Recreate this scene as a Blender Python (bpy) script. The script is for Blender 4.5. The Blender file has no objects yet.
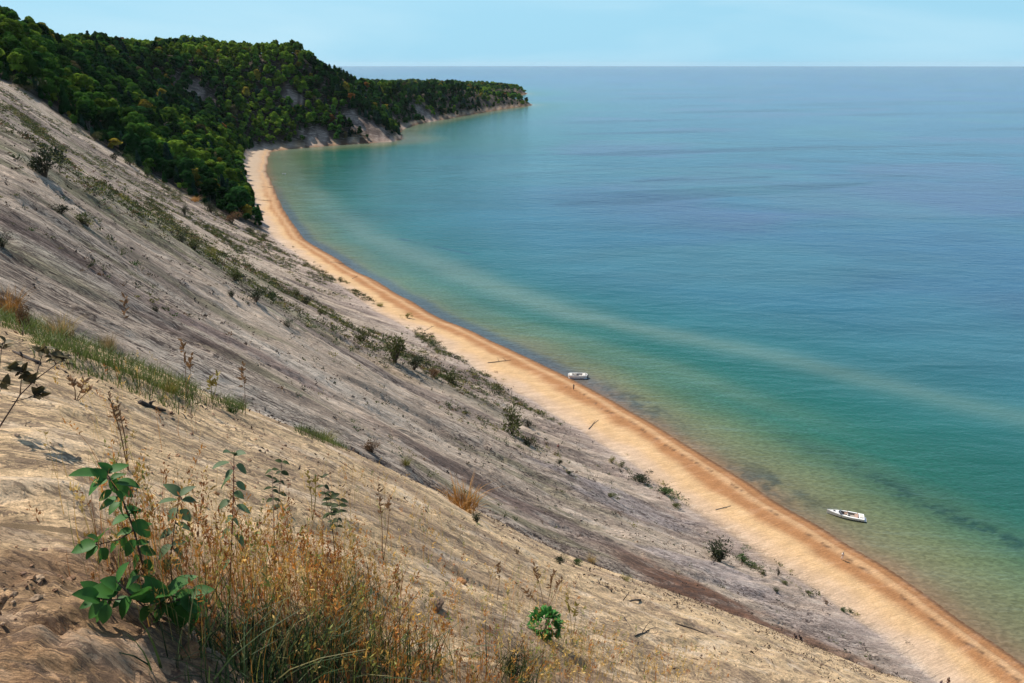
import bpy, bmesh, math, random
import numpy as np
from mathutils import Vector, Matrix, Euler

# ------------------------------------------------------------------ camera, sky, sun, exposure
sc = bpy.context.scene
COL = sc.collection
cam_d = bpy.data.cameras.new("camera"); cam = bpy.data.objects.new("camera", cam_d); COL.objects.link(cam)
cam.location = (0, 0, 85.0)
cam.rotation_euler = (math.radians(90) - math.atan(277.5 / 740.0), 0, 0)
cam_d.sensor_width = 36.0; cam_d.lens = 740.0 / 1024 * 36; cam_d.clip_start = 0.05; cam_d.clip_end = 120000
sc.camera = cam
SUN_AZ, SUN_EL = -50.0, 51.0          # degrees, azimuth clockwise from the view direction (+Y)
w = bpy.data.worlds.new("World"); sc.world = w; w.use_nodes = True
nt = w.node_tree; nt.nodes.clear()
sky = nt.nodes.new('ShaderNodeTexSky'); sky.sky_type = 'NISHITA'; sky.sun_disc = False
sky.sun_elevation = math.radians(SUN_EL); sky.sun_rotation = math.radians(SUN_AZ)
sky.altitude = 200; sky.air_density = 1.0; sky.dust_density = 0.35; sky.ozone_density = 2.2
bgn = nt.nodes.new('ShaderNodeBackground'); bgn.inputs[1].default_value = 0.10
outw = nt.nodes.new('ShaderNodeOutputWorld')
# thin high cirrus
tc = nt.nodes.new('ShaderNodeTexCoord'); mp = nt.nodes.new('ShaderNodeMapping'); mp.inputs['Scale'].default_value = (1.2, 1.2, 7)
ns = nt.nodes.new('ShaderNodeTexNoise'); ns.inputs['Scale'].default_value = 2.2; ns.inputs['Detail'].default_value = 6; ns.inputs['Distortion'].default_value = .4
rp = nt.nodes.new('ShaderNodeMapRange'); rp.inputs[1].default_value = .42; rp.inputs[2].default_value = .78; rp.inputs[4].default_value = .42
mx = nt.nodes.new('ShaderNodeMix'); mx.data_type = 'RGBA'; mx.inputs[7].default_value = (5.6, 7.4, 8.2, 1)
nt.links.new(tc.outputs['Generated'], mp.inputs[0]); nt.links.new(mp.outputs[0], ns.inputs['Vector']); nt.links.new(ns.outputs[0], rp.inputs[0])
# pale blue lake air low over the horizon
sx = nt.nodes.new('ShaderNodeSeparateXYZ'); nt.links.new(tc.outputs['Generated'], sx.inputs[0])
el = nt.nodes.new('ShaderNodeMapRange'); el.interpolation_type = 'SMOOTHSTEP'; el.inputs[1].default_value = -.02; el.inputs[2].default_value = .45; el.inputs[3].default_value = .94; el.inputs[4].default_value = .0
nt.links.new(sx.outputs[2], el.inputs[0])
mb = nt.nodes.new('ShaderNodeMix'); mb.data_type = 'RGBA'; mb.inputs[7].default_value = (2.7, 5.6, 7.4, 1)
nt.links.new(el.outputs[0], mb.inputs[0]); nt.links.new(sky.outputs[0], mb.inputs[6])
nt.links.new(rp.outputs[0], mx.inputs[0]); nt.links.new(mb.outputs[2], mx.inputs[6]); nt.links.new(mx.outputs[2], bgn.inputs[0]); nt.links.new(bgn.outputs[0], outw.inputs[0])
sd_ = bpy.data.lights.new("sun", 'SUN'); sd_.energy = 4.9; sd_.angle = math.radians(.53); sd_.color = (1, .93, .82)
sun = bpy.data.objects.new("sun", sd_); COL.objects.link(sun); sun.location = (-60, 20, 140)
sa, se = math.radians(SUN_AZ), math.radians(SUN_EL)
sdir = Vector((math.sin(sa) * math.cos(se), math.cos(sa) * math.cos(se), math.sin(se)))
sun.rotation_euler = sdir.to_track_quat('Z', 'Y').to_euler()
sc.view_settings.view_transform = 'Standard'; sc.view_settings.look = 'None'
sc.view_settings.exposure = 0.32; sc.view_settings.gamma = 1.0; sc.view_settings.use_curve_mapping = False
sc.render.engine = 'CYCLES'
sc.cycles.max_bounces = 5; sc.cycles.transparent_max_bounces = 8; sc.cycles.caustics_reflective = False; sc.cycles.caustics_refractive = False
random.seed(7); rng = np.random.default_rng(7)

# ------------------------------------------------------------------ terrain
EYE = 85.0
FPX = 740.0
PITCH = math.atan(277.5 / FPX)

def smooth(a, b, x):
    t = np.clip((x - a) / (b - a), 0, 1)
    return t * t * (3 - 2 * t)

def _h(ix, iy, seed):
    n = (ix.astype(np.int64) * 374761393 + iy.astype(np.int64) * 668265263 + seed * (974634777 & 0xffff)) & 0xffffffff
    n = ((n ^ (n >> 13)) * 1274126177) & 0xffffffff
    n = ((n ^ (n >> 16)) * 2246822519) & 0xffffffff
    return ((n ^ (n >> 15)) & 0xffff) / 65535.0

def vnoise(x, y, seed=0):
    ix = np.floor(x); iy = np.floor(y)
    fx = x - ix; fy = y - iy
    fx = fx * fx * fx * (fx * (fx * 6 - 15) + 10); fy = fy * fy * fy * (fy * (fy * 6 - 15) + 10)
    a = _h(ix, iy, seed); b = _h(ix + 1, iy, seed); c = _h(ix, iy + 1, seed); d = _h(ix + 1, iy + 1, seed)
    return (a + (b - a) * fx + (c - a) * fy + (a - b - c + d) * fx * fy) * 2 - 1

def fbm(x, y, octaves=4, seed=0, gain=0.5):
    s = 0; amp = 1; tot = 0
    for k in range(octaves):
        ca, sa = math.cos(0.7 * k + 0.3), math.sin(0.7 * k + 0.3)
        f = 2.03 ** k
        s = s + amp * vnoise((x * ca - y * sa) * f + 17.3 * k, (x * sa + y * ca) * f - 9.1 * k, seed + k)
        tot += amp; amp *= gain
    return s / tot

SHORE = np.array([(420, -700), (260, -330), (150, -80), (100, 34), (77.3, 87.5), (68.5, 107.7), (58, 127.2), (50.4, 140.6),
    (44, 153), (33, 170.8), (21.7, 188.2), (8.4, 205.7), (-10.7, 231.9), (-30, 257.4), (-54.7, 295.7),
    (-78.9, 330.5), (-106.8, 375.8), (-136.5, 443.3), (-170.8, 537.5), (-206, 630), (-224, 690), (-238, 740),
    (-249.6, 783.4), (-243, 806), (-229, 822), (-190, 858), (-150, 888), (-137.9, 899.9), (-133, 925), (-150, 1010), (-151.8, 1089),
    (-140, 1180), (-116.7, 1249), (-70, 1400), (-15, 1570), (39.9, 1700), (46, 1730), (0, 1790), (-90, 1900), (-80, 2180),
    (0, 2270), (38, 2300), (45, 2420), (-30, 2700), (-400, 3300), (-1500, 3900), (-4000, 4300)], float)
LANDPOLY = np.vstack([SHORE, [(-9000, 4300), (-9000, -2500), (900, -2500)]])

def shore_dist(x, y):
    """signed distance to the waterline, positive inland"""
    x = np.asarray(x, float); y = np.asarray(y, float)
    best = np.full(x.shape, 1e18)
    for (ax, ay), (bx, by) in zip(SHORE[:-1], SHORE[1:]):
        dx, dy = bx - ax, by - ay
        t = np.clip(((x - ax) * dx + (y - ay) * dy) / (dx * dx + dy * dy), 0, 1)
        best = np.minimum(best, (x - ax - t * dx) ** 2 + (y - ay - t * dy) ** 2)
    ins = np.zeros(x.shape, bool)
    n = len(LANDPOLY)
    for i in range(n):
        x1, y1 = LANDPOLY[i]; x2, y2 = LANDPOLY[(i + 1) % n]
        if y1 == y2: continue
        c = ((y1 > y) != (y2 > y)) & (x < (x2 - x1) * (y - y1) / (y2 - y1) + x1)
        ins ^= c
    d = np.sqrt(best)
    # small natural wobble of the waterline
    d = np.where(ins, d, -d)
    return d + 1.3 * fbm(x / 26, y / 26, 3, 5) * smooth(0, 1, 1)

BX, BY = -113.0, 374.0            # foot of the fall line where the open sand ends
EDX, EDY = -0.87, -0.16

def forest_side(x, y):
    """>0 past the edge where trees take over from open sand (metres)"""
    e = (x - BX) * EDY * -1 + (y - BY) * EDX
    return -e

AZ_M = [-180, -110, -60, -36, -31.4, -26.1, -22.1, -15.5, -5.6, 4.5, 11.9, 17.3, 24.4, 30.3, 60, 110, 180]
M_M = [.10, .10, .20, .253, .325, .398, .441, .515, .638, .751, .786, .796, .825, .839, .80, .30, .10]
DL_M = [22, 15, 10, 9.5, 10, 11, 12, 13, 15, 18, 22, 25, 30, 34, 36, 30, 22]

_AZ = np.arange(-180, 181, 1.0)
def _smooth_tab(v, sg):
    t = np.interp(_AZ, AZ_M, v)[:-1]; k = np.exp(-.5 * (np.arange(-30, 31) / sg) ** 2); k /= k.sum()
    t = np.convolve(np.concatenate([t[-30:], t, t[:30]]), k, 'valid'); return np.append(t, t[0])
_MT, _DT = _smooth_tab(M_M, 4.5), _smooth_tab(DL_M, 5.5)

def near_lobe(x, y):
    az = np.degrees(np.arctan2(x, y)); r = np.hypot(x, y) + 1e-6
    m = np.interp(az, _AZ, _MT); dl = np.interp(az, _AZ, _DT)
    k = 1.6 / dl ** 2; g = m - 3.2 / dl
    return EYE - 1.6 - g * r - k * r * r - 0.03 * np.maximum(r - dl, 0) ** 2, r - dl

def height(x, y, detail=True):
    x = np.asarray(x, float); y = np.asarray(y, float)
    d = shore_dist(x, y)
    bw = np.interp(y, [0, 90, 180, 370, 640, 760, 800, 880, 1000, 4000], [17, 18, 21, 15, 17, 18, 9, 2, 2, 3])
    w = d - bw
    fs = forest_side(x, y)
    dune = 2.6 + .50 * w + .0022 * w * w
    farf = 2.6 + .80 * w
    t = smooth(0, 110, fs)
    f = dune * (1 - t) + farf * t
    pl = 79 + 15 * smooth(0, 90, fs) + 17 * np.exp(-((x + 330) ** 2 + (y - 395) ** 2) / 95.0 ** 2) * smooth(0, 60, fs)
    pl = pl + 1 * smooth(600, 900, y) - 56 * smooth(900, 1200, y + .45 * (x + 150)) - 24 * smooth(1420, 1750, y + .6 * x)
    pl = pl + 5 * fbm(x / 160, y / 160, 3, 31) * smooth(0, 60, fs)
    kk = 7.0
    h = np.clip(.5 + .5 * (pl - f) / kk, 0, 1)
    face = pl * (1 - h) + f * h - kk * h * (1 - h)
    # ravines and spurs of the wooded bluff
    gul = smooth(15, 70, fs) * smooth(4, 50, w)
    face = face + gul * (9 * fbm(x / 75, y / 75, 3, 11) - 9 * smooth(.2, .9, vnoise((x + y * .3) / 90, y / 130, 77)))
    z = np.where(w > 0, face, 2.6 * np.clip(d / bw, 0, 1) ** .8)
    z = np.where(d < 0, np.maximum(d * .12, -4), z)
    if detail:
        dn = (1 - smooth(-10, 20, fs)) * smooth(0, 12, w)
        al = x * -.888 + y * -.46; ac = x * -.46 + y * .888          # up-slope, along-shore
        z = z + dn * (1.2 * fbm(al / 60, ac / 17, 3, 3) + .26 * fbm(al / 11, ac / 3.4, 3, 8) + .24 * fbm(al / 4.5, ac / 1.3, 4, 9))
        z = z - dn * .28 * smooth(.12, .2, fbm(al / 9, ac / 2.6, 3, 15)) - dn * .16 * smooth(-.02, .05, fbm(al / 7 + 40, ac / 4.0, 3, 16))
        lip = fbm(al / 30, ac / 6, 2, 14)
        z = z - dn * .3 * smooth(.15, .35, lip)
        bt = smooth(3, 8, d) * (1 - smooth(-6, 0, w))
        z = z + bt * (.16 * fbm(x / 5, y / 5, 3, 21))
        z = np.where((w <= 0) & (d > 0), z + .28 * smooth(2.2, 3.6, d + .8 * fbm(x / 9, y / 9, 2, 55)) * (1 - smooth(4, 9, d)), z)
    nz, past = near_lobe(x, y)
    if detail:
        r = np.hypot(x, y)
        al = x * .625 + y * .78; ac = x * .78 - y * .625
        wd = vnoise(x / 6, y / 6, 40)
        nz = nz + (.16 * fbm(al / 9, ac / 2.2, 3, 51) * smooth(1.5, 6, r)
                   + .055 * fbm(al / 2.2 + wd, ac / .5, 3, 61) * smooth(1.0, 3, r)
                   + .022 * fbm(al / .8, ac / .16, 2, 71) - .035 * smooth(.08, .16, fbm(al / 1.6, ac / .45, 3, 72)))
        # eroded little scarp and clods at the photographer's feet
        q = smooth(-.1, .5, -x - .45 + .3 * fbm(x * 1.5, y * 1.5, 2, 81)) * (1 - smooth(2.3, 3.4, r))
        nz = nz + q * (.05 * fbm(x * 3, y * 3, 3, 91) + .06 * np.abs(fbm(x * 6, y * 6, 4, 95)) + .022 * fbm(x * 20, y * 20, 2, 97))
        led = fbm((x - .5 * y) * 1.3, (y + .5 * x) * .9, 2, 99)
        nz = nz + q * .07 * smooth(.02, .10, led) - q * .05 * smooth(.25, .32, led)
    k2 = 1.2
    h = np.clip(.5 + .5 * (nz - z) / k2, 0, 1)
    z2 = z * (1 - h) + nz * h + k2 * h * (1 - h) * .3
    return np.where(d > 1, z2, z), d, w, fs, h * (d > 1), past

def ray(px, py):
    x = (px - 512) / FPX; y = (py - 341.5) / FPX
    v = np.array([x, math.cos(PITCH) - y * math.sin(PITCH), -math.sin(PITCH) - y * math.cos(PITCH)])
    return v

def hit(px, py, start=1.0, far=4000):
    """world point on the ground under a direction of view"""
    v = ray(px, py); v = v / math.hypot(v[0], v[1])
    s = start * 1.006 ** np.arange(int(math.log(far / start) / math.log(1.006)))
    gz = height(v[0] * s, v[1] * s)[0]
    gz = np.maximum(gz, 0)
    rz = EYE + v[2] * s
    i = np.argmax(rz < gz)
    if not (rz < gz).any(): return None
    if i == 0: return v[0] * s[0], v[1] * s[0], float(gz[0])
    a = (rz[i - 1] - gz[i - 1]); b = (gz[i] - rz[i]); t = a / (a + b)
    ss = s[i - 1] + t * (s[i] - s[i - 1])
    return float(v[0] * ss), float(v[1] * ss), float(EYE + v[2] * ss)
# ------------------------------------------------------------------ object helpers
def mesh_np(name, V, F, smooth_=False, mat=None):
    """V (n,3); F list of (m,k) int arrays"""
    me = bpy.data.meshes.new(name)
    V = np.asarray(V, np.float32)
    Fs = F if isinstance(F, list) else [F]
    Fs = [np.asarray(f, np.int32) for f in Fs if len(f)]
    me.vertices.add(len(V)); me.vertices.foreach_set('co', V.ravel())
    nl = sum(f.size for f in Fs); npol = sum(len(f) for f in Fs)
    me.loops.add(nl); me.loops.foreach_set('vertex_index', np.concatenate([f.ravel() for f in Fs]))
    me.polygons.add(npol)
    tot = np.concatenate([np.full(len(f), f.shape[1], np.int32) for f in Fs])
    st = np.concatenate([[0], np.cumsum(tot)[:-1]]).astype(np.int32)
    me.polygons.foreach_set('loop_start', st); me.polygons.foreach_set('loop_total', tot)
    me.polygons.foreach_set('use_smooth', np.full(npol, bool(smooth_)))
    me.update(calc_edges=True); me.validate()
    if mat: me.materials.append(mat)
    return me

def attr_col(me, name, arr):
    a = me.attributes.new(name, 'FLOAT_COLOR', 'POINT')
    c = np.ones((len(me.vertices), 4), np.float32); c[:, :arr.shape[1]] = arr
    a.data.foreach_set('color', c.ravel())
def attr_vec(me, name, arr):
    a = me.attributes.new(name, 'FLOAT_VECTOR', 'POINT'); a.data.foreach_set('vector', np.ascontiguousarray(arr, np.float32).ravel())

def link(name, me, parent=None, loc=None, rot=None, scale=None):
    o = bpy.data.objects.new(name, me); COL.objects.link(o)
    if parent is not None: o.parent = parent
    if loc is not None: o.location = loc
    if rot is not None: o.rotation_euler = rot
    if scale is not None: o.scale = scale if hasattr(scale, '__len__') else (scale,) * 3
    return o
def tag(o, label=None, cat=None, group=None, kind=None):
    if label: o['label'] = label
    if cat: o['category'] = cat
    if group: o['group'] = group
    if kind: o['kind'] = kind
    return o

class MB:
    """collects tubes, boxes, ribbons and leaves into one mesh"""
    def __init__(s): s.V = []; s.Q = []; s.T = []; s.n = 0
    def add(s, V, Q=None, T=None):
        V = np.asarray(V, float)
        if Q is not None and len(Q): s.Q.append(np.asarray(Q, int) + s.n)
        if T is not None and len(T): s.T.append(np.asarray(T, int) + s.n)
        s.V.append(V); s.n += len(V)
    def tube(s, pts, rad, k=5):
        pts = [Vector(p) for p in pts]; n = len(pts)
        if not hasattr(rad, '__len__'): rad = [rad] * n
        V = []
        for i, p in enumerate(pts):
            t = (pts[min(i + 1, n - 1)] - pts[max(i - 1, 0)]).normalized()
            a = t.orthogonal().normalized() if i == 0 else (pa - t * pa.dot(t)).normalized()
            pa = a; b = t.cross(a)
            for j in range(k):
                q = 2 * math.pi * j / k
                V.append(p + (a * math.cos(q) + b * math.sin(q)) * rad[i])
        Q = [(i * k + j, i * k + (j + 1) % k, (i + 1) * k + (j + 1) % k, (i + 1) * k + j) for i in range(n - 1) for j in range(k)]
        V.append(pts[0]); V.append(pts[-1])
        T = [(n * k, (j + 1) % k, j) for j in range(k)] + [(n * k + 1, (n - 1) * k + j, (n - 1) * k + (j + 1) % k) for j in range(k)]
        s.add(V, Q, T)
    def box(s, c, d, rz=0, M=None):
        V = []
        for x in (-.5, .5):
            for y in (-.5, .5):
                for z in (-.5, .5):
                    v = Vector((x * d[0], y * d[1], z * d[2])); v.rotate(Euler((0, 0, rz))); V.append(v + Vector(c))
        if M: V = [M @ v for v in V]
        s.add(V, [(0, 1, 3, 2), (4, 6, 7, 5), (0, 4, 5, 1), (2, 3, 7, 6), (0, 2, 6, 4), (1, 5, 7, 3)])
    def leaf(s, base, dirv, up, L, W, droop=.25, fold=.25, n=5):
        d = Vector(dirv).normalized(); u = Vector(up); u = (u - d * u.dot(d)).normalized(); r = d.cross(u)
        V = []; base = Vector(base)
        for i in range(n + 1):
            t = i / n
            wv = W * .5 * math.sin(math.pi * min(1, t ** .8 * .97 + .015)) ** .8 if 0 < i < n else W * .03
            c = base + d * (L * t) - u * (droop * L * t * t)
            V += [c - r * wv + u * (fold * wv), c, c + r * wv + u * (fold * wv)]
        Q = []
        for i in range(n):
            a = i * 3; Q += [(a, a + 1, a + 4, a + 3), (a + 1, a + 2, a + 5, a + 4)]
        s.add(V, Q)
    def mesh(s, name, mat=None, sm=False):
        F = []
        if s.Q: F.append(np.concatenate(s.Q))
        if s.T: F.append(np.concatenate(s.T))
        return mesh_np(name, np.concatenate([np.asarray(v) for v in s.V]), F, sm, mat)

# ------------------------------------------------------------------ materials
def new_mat(name):
    m = bpy.data.materials.new(name); m.use_nodes = True
    t = m.node_tree; b = t.nodes['Principled BSDF']
    return m, t, b
def N(t, typ, **kw):
    n = t.nodes.new(typ)
    for k, v in kw.items():
        if k.startswith('i_'):
            key = k[2:]; key = int(key) if key.isdigit() else key
            n.inputs[key].default_value = v
        else: setattr(n, k, v)
    return n
def simple_mat(name, col, rough=.6, noise=.15, scale=3.0, metal=0, spec=.4, bump=0.0):
    m, t, b = new_mat(name)
    tcn = N(t, 'ShaderNodeTexCoord'); nz = N(t, 'ShaderNodeTexNoise', i_Scale=scale, i_Detail=5.0)
    t.links.new(tcn.outputs['Object'], nz.inputs['Vector'])
    mr = N(t, 'ShaderNodeMapRange', i_1=.3, i_2=.7, i_3=1 - noise, i_4=1 + noise)
    t.links.new(nz.outputs[0], mr.inputs[0])
    mul = N(t, 'ShaderNodeVectorMath', operation='SCALE'); mul.inputs[0].default_value = col
    t.links.new(mr.outputs[0], mul.inputs['Scale']); t.links.new(mul.outputs[0], b.inputs['Base Color'])
    b.inputs['Roughness'].default_value = rough; b.inputs['Metallic'].default_value = metal
    b.inputs['Specular IOR Level'].default_value = spec
    if bump:
        bp = N(t, 'ShaderNodeBump', i_Strength=bump, i_Distance=.02); t.links.new(nz.outputs[0], bp.inputs['Height']); t.links.new(bp.outputs[0], b.inputs['Normal'])
    return m
def leaf_mat(name, col=None, attr=None, objcol=False, scale=1.5, noise=.35, transl=.25, spec=.25, rough=.6):
    m, t, b = new_mat(name)
    tcn = N(t, 'ShaderNodeTexCoord'); nz = N(t, 'ShaderNodeTexNoise', i_Scale=scale, i_Detail=4.0)
    t.links.new(tcn.outputs['Object'], nz.inputs['Vector'])
    mr = N(t, 'ShaderNodeMapRange', i_1=.3, i_2=.7, i_3=1 - noise, i_4=1 + noise)
    t.links.new(nz.outputs[0], mr.inputs[0])
    mul = N(t, 'ShaderNodeVectorMath', operation='SCALE')
    if attr:
        a = N(t, 'ShaderNodeAttribute', attribute_name=attr); t.links.new(a.outputs['Color'], mul.inputs[0])
    elif objcol:
        a = N(t, 'ShaderNodeObjectInfo'); t.links.new(a.outputs['Color'], mul.inputs[0])
    else: mul.inputs[0].default_value = col
    t.links.new(mr.outputs[0], mul.inputs['Scale']); t.links.new(mul.outputs[0], b.inputs['Base Color'])
    b.inputs['Roughness'].default_value = rough; b.inputs['Specular IOR Level'].default_value = spec
    tr = N(t, 'ShaderNodeBsdfTranslucent'); mixs = N(t, 'ShaderNodeMixShader'); mixs.inputs[0].default_value = transl
    t.links.new(mul.outputs[0], tr.inputs[0]); t.links.new(b.outputs[0], mixs.inputs[1]); t.links.new(tr.outputs[0], mixs.inputs[2])
    t.links.new(mixs.outputs[0], t.nodes['Material Output'].inputs[0])
    return m

def land_mat():
    m, t, b = new_mat('sandy_ground'); L = t.links.new
    col = N(t, 'ShaderNodeAttribute', attribute_name='tone'); flow = N(t, 'ShaderNodeAttribute', attribute_name='flow')
    msk = N(t, 'ShaderNodeAttribute', attribute_name='mask')        # r debris, g lobe, b beach
    sep = N(t, 'ShaderNodeSeparateColor'); L(msk.outputs['Color'], sep.inputs[0])
    def stretched(sx, sy, det, dist=0.0, rough=.55):
        mpn = N(t, 'ShaderNodeMapping'); mpn.inputs['Scale'].default_value = (sx, sy, 1)
        L(flow.outputs['Vector'], mpn.inputs[0])
        n = N(t, 'ShaderNodeTexNoise', i_Scale=1.0, i_Detail=det, i_Roughness=rough, i_Distortion=dist); L(mpn.outputs[0], n.inputs['Vector']); return n.outputs[0]
    def rng_(v, a, b_, c=0.0, d=1.0):
        n = N(t, 'ShaderNodeMapRange', i_1=a, i_2=b_, i_3=c, i_4=d); L(v, n.inputs[0]); return n.outputs[0]
    def mth(op, a, b_=None):
        n = N(t, 'ShaderNodeMath', operation=op)
        for i, v in enumerate((a, b_)):
            if v is None: continue
            if isinstance(v, (int, float)): n.inputs[i].default_value = v
            else: L(v, n.inputs[i])
        return n.outputs[0]
    def mixc(f, a, b_):
        n = N(t, 'ShaderNodeMix', data_type='RGBA')
        if isinstance(f, (int, float)): n.inputs[0].default_value = f
        else: L(f, n.inputs[0])
        for i, v in ((6, a), (7, b_)):
            if isinstance(v, tuple): n.inputs[i].default_value = v
            else: L(v, n.inputs[i])
        return n.outputs[2]
    n1 = stretched(.16, .55, 6, .6)         # broad streaks
    n2 = stretched(.42, 1.7, 8, 1.4, .70)     # debris marks
    n3 = stretched(.35, 5.5, 5, .5, .6)      # thin rills
    n4 = stretched(6, 9, 5, .2, .7)          # grain
    n5 = stretched(.05, .12, 4, .5)          # large patches
    n6 = stretched(1.8, 3.2, 6, .8, .7)      # tussocks, crumbs and footprints
    n7 = stretched(.6, 1.3, 7, 1.5, .7)
    v = mth('MULTIPLY', rng_(n1, .3, .7, .74, 1.20), rng_(n4, .3, .7, .70, 1.28))
    def damp(val, by, k_):          # val -> 1 where "by" is 1
        n = N(t, 'ShaderNodeMix', data_type='FLOAT'); L(mth('MULTIPLY', by, k_), n.inputs[0]); L(val, n.inputs[2]); n.inputs[3].default_value = 1.0; return n.outputs[0]
    v = mth('MULTIPLY', v, damp(rng_(n3, .33, .67, .62, 1.25), sep.outputs[1], .65)); v = mth('MULTIPLY', v, rng_(n6, .35, .65, .66, 1.28))
    v = mth('MULTIPLY', v, damp(rng_(stretched(15, 17, 4, 0, .7), .3, .7, .72, 1.26), mth('SUBTRACT', 1.0, sep.outputs[1]), 1.0))
    v = damp(v, sep.outputs[2], .45)
    sc_ = N(t, 'ShaderNodeVectorMath', operation='SCALE'); L(col.outputs['Color'], sc_.inputs[0]); L(v, sc_.inputs['Scale'])
    # organic litter, roots and dark damp sand in broken streaks
    thr = rng_(n5, .35, .65, -.05, .05)
    lit = rng_(mth('ADD', n2, thr), .528, .548)
    lit2 = mth('MULTIPLY', rng_(mth('ADD', n3, thr), .58, .62), mth('SUBTRACT', 1.0, mth('MULTIPLY', sep.outputs[1], .7)))
    lit3 = mth('MULTIPLY', rng_(mth('ADD', n7, thr), .55, .58), rng_(n6, .45, .50))
    lit = mth('MAXIMUM', mth('MULTIPLY', lit, rng_(n6, .40, .50)), mth('MAXIMUM', mth('MULTIPLY', lit2, .75), lit3))
    lit = mth('MULTIPLY', lit, sep.outputs[0])
    c1 = mixc(mth('MULTIPLY', lit, .93), sc_.outputs[0], (.085, .060, .052, 1))
    # paler broad streaks
    pale = mth('MULTIPLY', rng_(n1, .54, .64), mth('SUBTRACT', .38, mth('MULTIPLY', sep.outputs[2], .32)))
    pale = mth('MULTIPLY', pale, mth('SUBTRACT', 1.0, lit))
    c2 = mixc(pale, c1, (.66, .56, .46, 1))
    L(c2, b.inputs['Base Color'])
    b.inputs['Roughness'].default_value = .95; b.inputs['Specular IOR Level'].default_value = .12
    h = mth('ADD', mth('MULTIPLY', n1, 1.2), mth('MULTIPLY', n2, .9)); h = mth('ADD', h, mth('MULTIPLY', n3, mth('SUBTRACT', .35, mth('MULTIPLY', sep.outputs[1], .28)))); h = mth('ADD', h, mth('MULTIPLY', n4, .10))
    h = mth('ADD', h, mth('MULTIPLY', n6, .45)); h = mth('SUBTRACT', h, mth('MULTIPLY', lit, .10))
    # relief scales with the local size of the streaks: smaller on the near knoll
    k = mth('SUBTRACT', .52, mth('MULTIPLY', sep.outputs[1], .44))
    k = mth('SUBTRACT', k, mth('MULTIPLY', sep.outputs[2], .40))
    bp = N(t, 'ShaderNodeBump', i_Strength=.9); L(mth('MAXIMUM', k, .02), bp.inputs['Distance']); L(h, bp.inputs['Height']); L(bp.outputs[0], b.inputs['Normal'])
    return m

def water_mat():
    m, t, b = new_mat('lake_water'); L = t.links.new
    col = N(t, 'ShaderNodeAttribute', attribute_name='bed'); tcn = N(t, 'ShaderNodeTexCoord')
    geo = N(t, 'ShaderNodeNewGeometry')
    def noise(s, rz, sx, sy, det, dist=0.0):
        mpn = N(t, 'ShaderNodeMapping'); mpn.inputs['Scale'].default_value = (sx, sy, 1); mpn.inputs['Rotation'].default_value = (0, 0, math.radians(rz))
        L(geo.outputs['Position'], mpn.inputs[0])
        n = N(t, 'ShaderNodeTexNoise', i_Scale=s, i_Detail=det, i_Distortion=dist); L(mpn.outputs[0], n.inputs['Vector']); return n.outputs[0]
    def mth(op, a, b_=None):
        n = N(t, 'ShaderNodeMath', operation=op)
        for i, v in enumerate((a, b_)):
            if v is None: continue
            if isinstance(v, (int, float)): n.inputs[i].default_value = v
            else: L(v, n.inputs[i])
        return n.outputs[0]
    w1 = noise(1.5, 62, .55, 1.15, 4, .6)      # short wind ripples
    w2 = noise(1.0, 40, .12, .33, 3, .4)       # longer swell
    w3 = noise(1.0, -15, .012, .03, 4, .3)
    mr = N(t, 'ShaderNodeMapRange', i_1=.35, i_2=.68, i_3=.74, i_4=1.28); L(w1, mr.inputs[0])
    mr2 = N(t, 'ShaderNodeMapRange', i_1=.3, i_2=.7, i_3=.86, i_4=1.14); L(w3, mr2.inputs[0])
    # underwater light and dark of ripples fades with depth (alpha of bed = shallowness)
    mixf = N(t, 'ShaderNodeMix', data_type='FLOAT'); L(col.outputs['Alpha'], mixf.inputs[0]); mixf.inputs[2].default_value = 1; L(mr.outputs[0], mixf.inputs[3])
    s = N(t, 'ShaderNodeVectorMath', operation='SCALE'); L(col.outputs['Color'], s.inputs[0]); L(mth('MULTIPLY', mixf.outputs[0], mr2.outputs[0]), s.inputs['Scale'])
    L(s.outputs[0], b.inputs['Base Color'])
    b.inputs['Roughness'].default_value = .16; b.inputs['IOR'].default_value = 1.333; b.inputs['Specular IOR Level'].default_value = .25
    h = mth('ADD', mth('MULTIPLY', w1, .20), mth('MULTIPLY', w2, .6))
    w4 = noise(1.0, 35, .035, .075, 5, .5); h = mth('ADD', h, mth('MULTIPLY', w4, 1.5))
    bp = N(t, 'ShaderNodeBump', i_Strength=.55, i_Distance=1.0); L(h, bp.inputs['Height']); L(bp.outputs[0], b.inputs['Normal'])
    return m
# ------------------------------------------------------------------ ground sheets
def polar(th, rr):
    T, R = np.meshgrid(np.radians(th), rr)          # rows = r
    return R * np.sin(T), R * np.cos(T)
def grid_faces(nr, nt_, wrap=False):
    i = np.arange(nr - 1)[:, None]; j = np.arange(nt_ if wrap else nt_ - 1)[None, :]
    a = i * nt_ + j; b_ = i * nt_ + (j + 1) % nt_; c = (i + 1) * nt_ + (j + 1) % nt_; d = (i + 1) * nt_ + j
    return np.stack([a, d, c, b_], -1).reshape(-1, 4)

TH = np.concatenate([np.arange(-180, -60, 3.0), np.arange(-60, -42, .8), np.arange(-42, 42, .17), np.arange(42, 60, .8), np.arange(60, 180, 3.0)])
RR = np.concatenate([.25 * 1.0105 ** np.arange(int(math.log(40 / .25) / math.log(1.0105))), 40 * 1.006 ** np.arange(int(math.log(450 / 40) / math.log(1.006))), 450 * 1.012 ** np.arange(206)])
X, Y = polar(TH, RR)
Z, D, WW, FS, LOB, PAST = height(X, Y)
sh = X.shape
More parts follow.
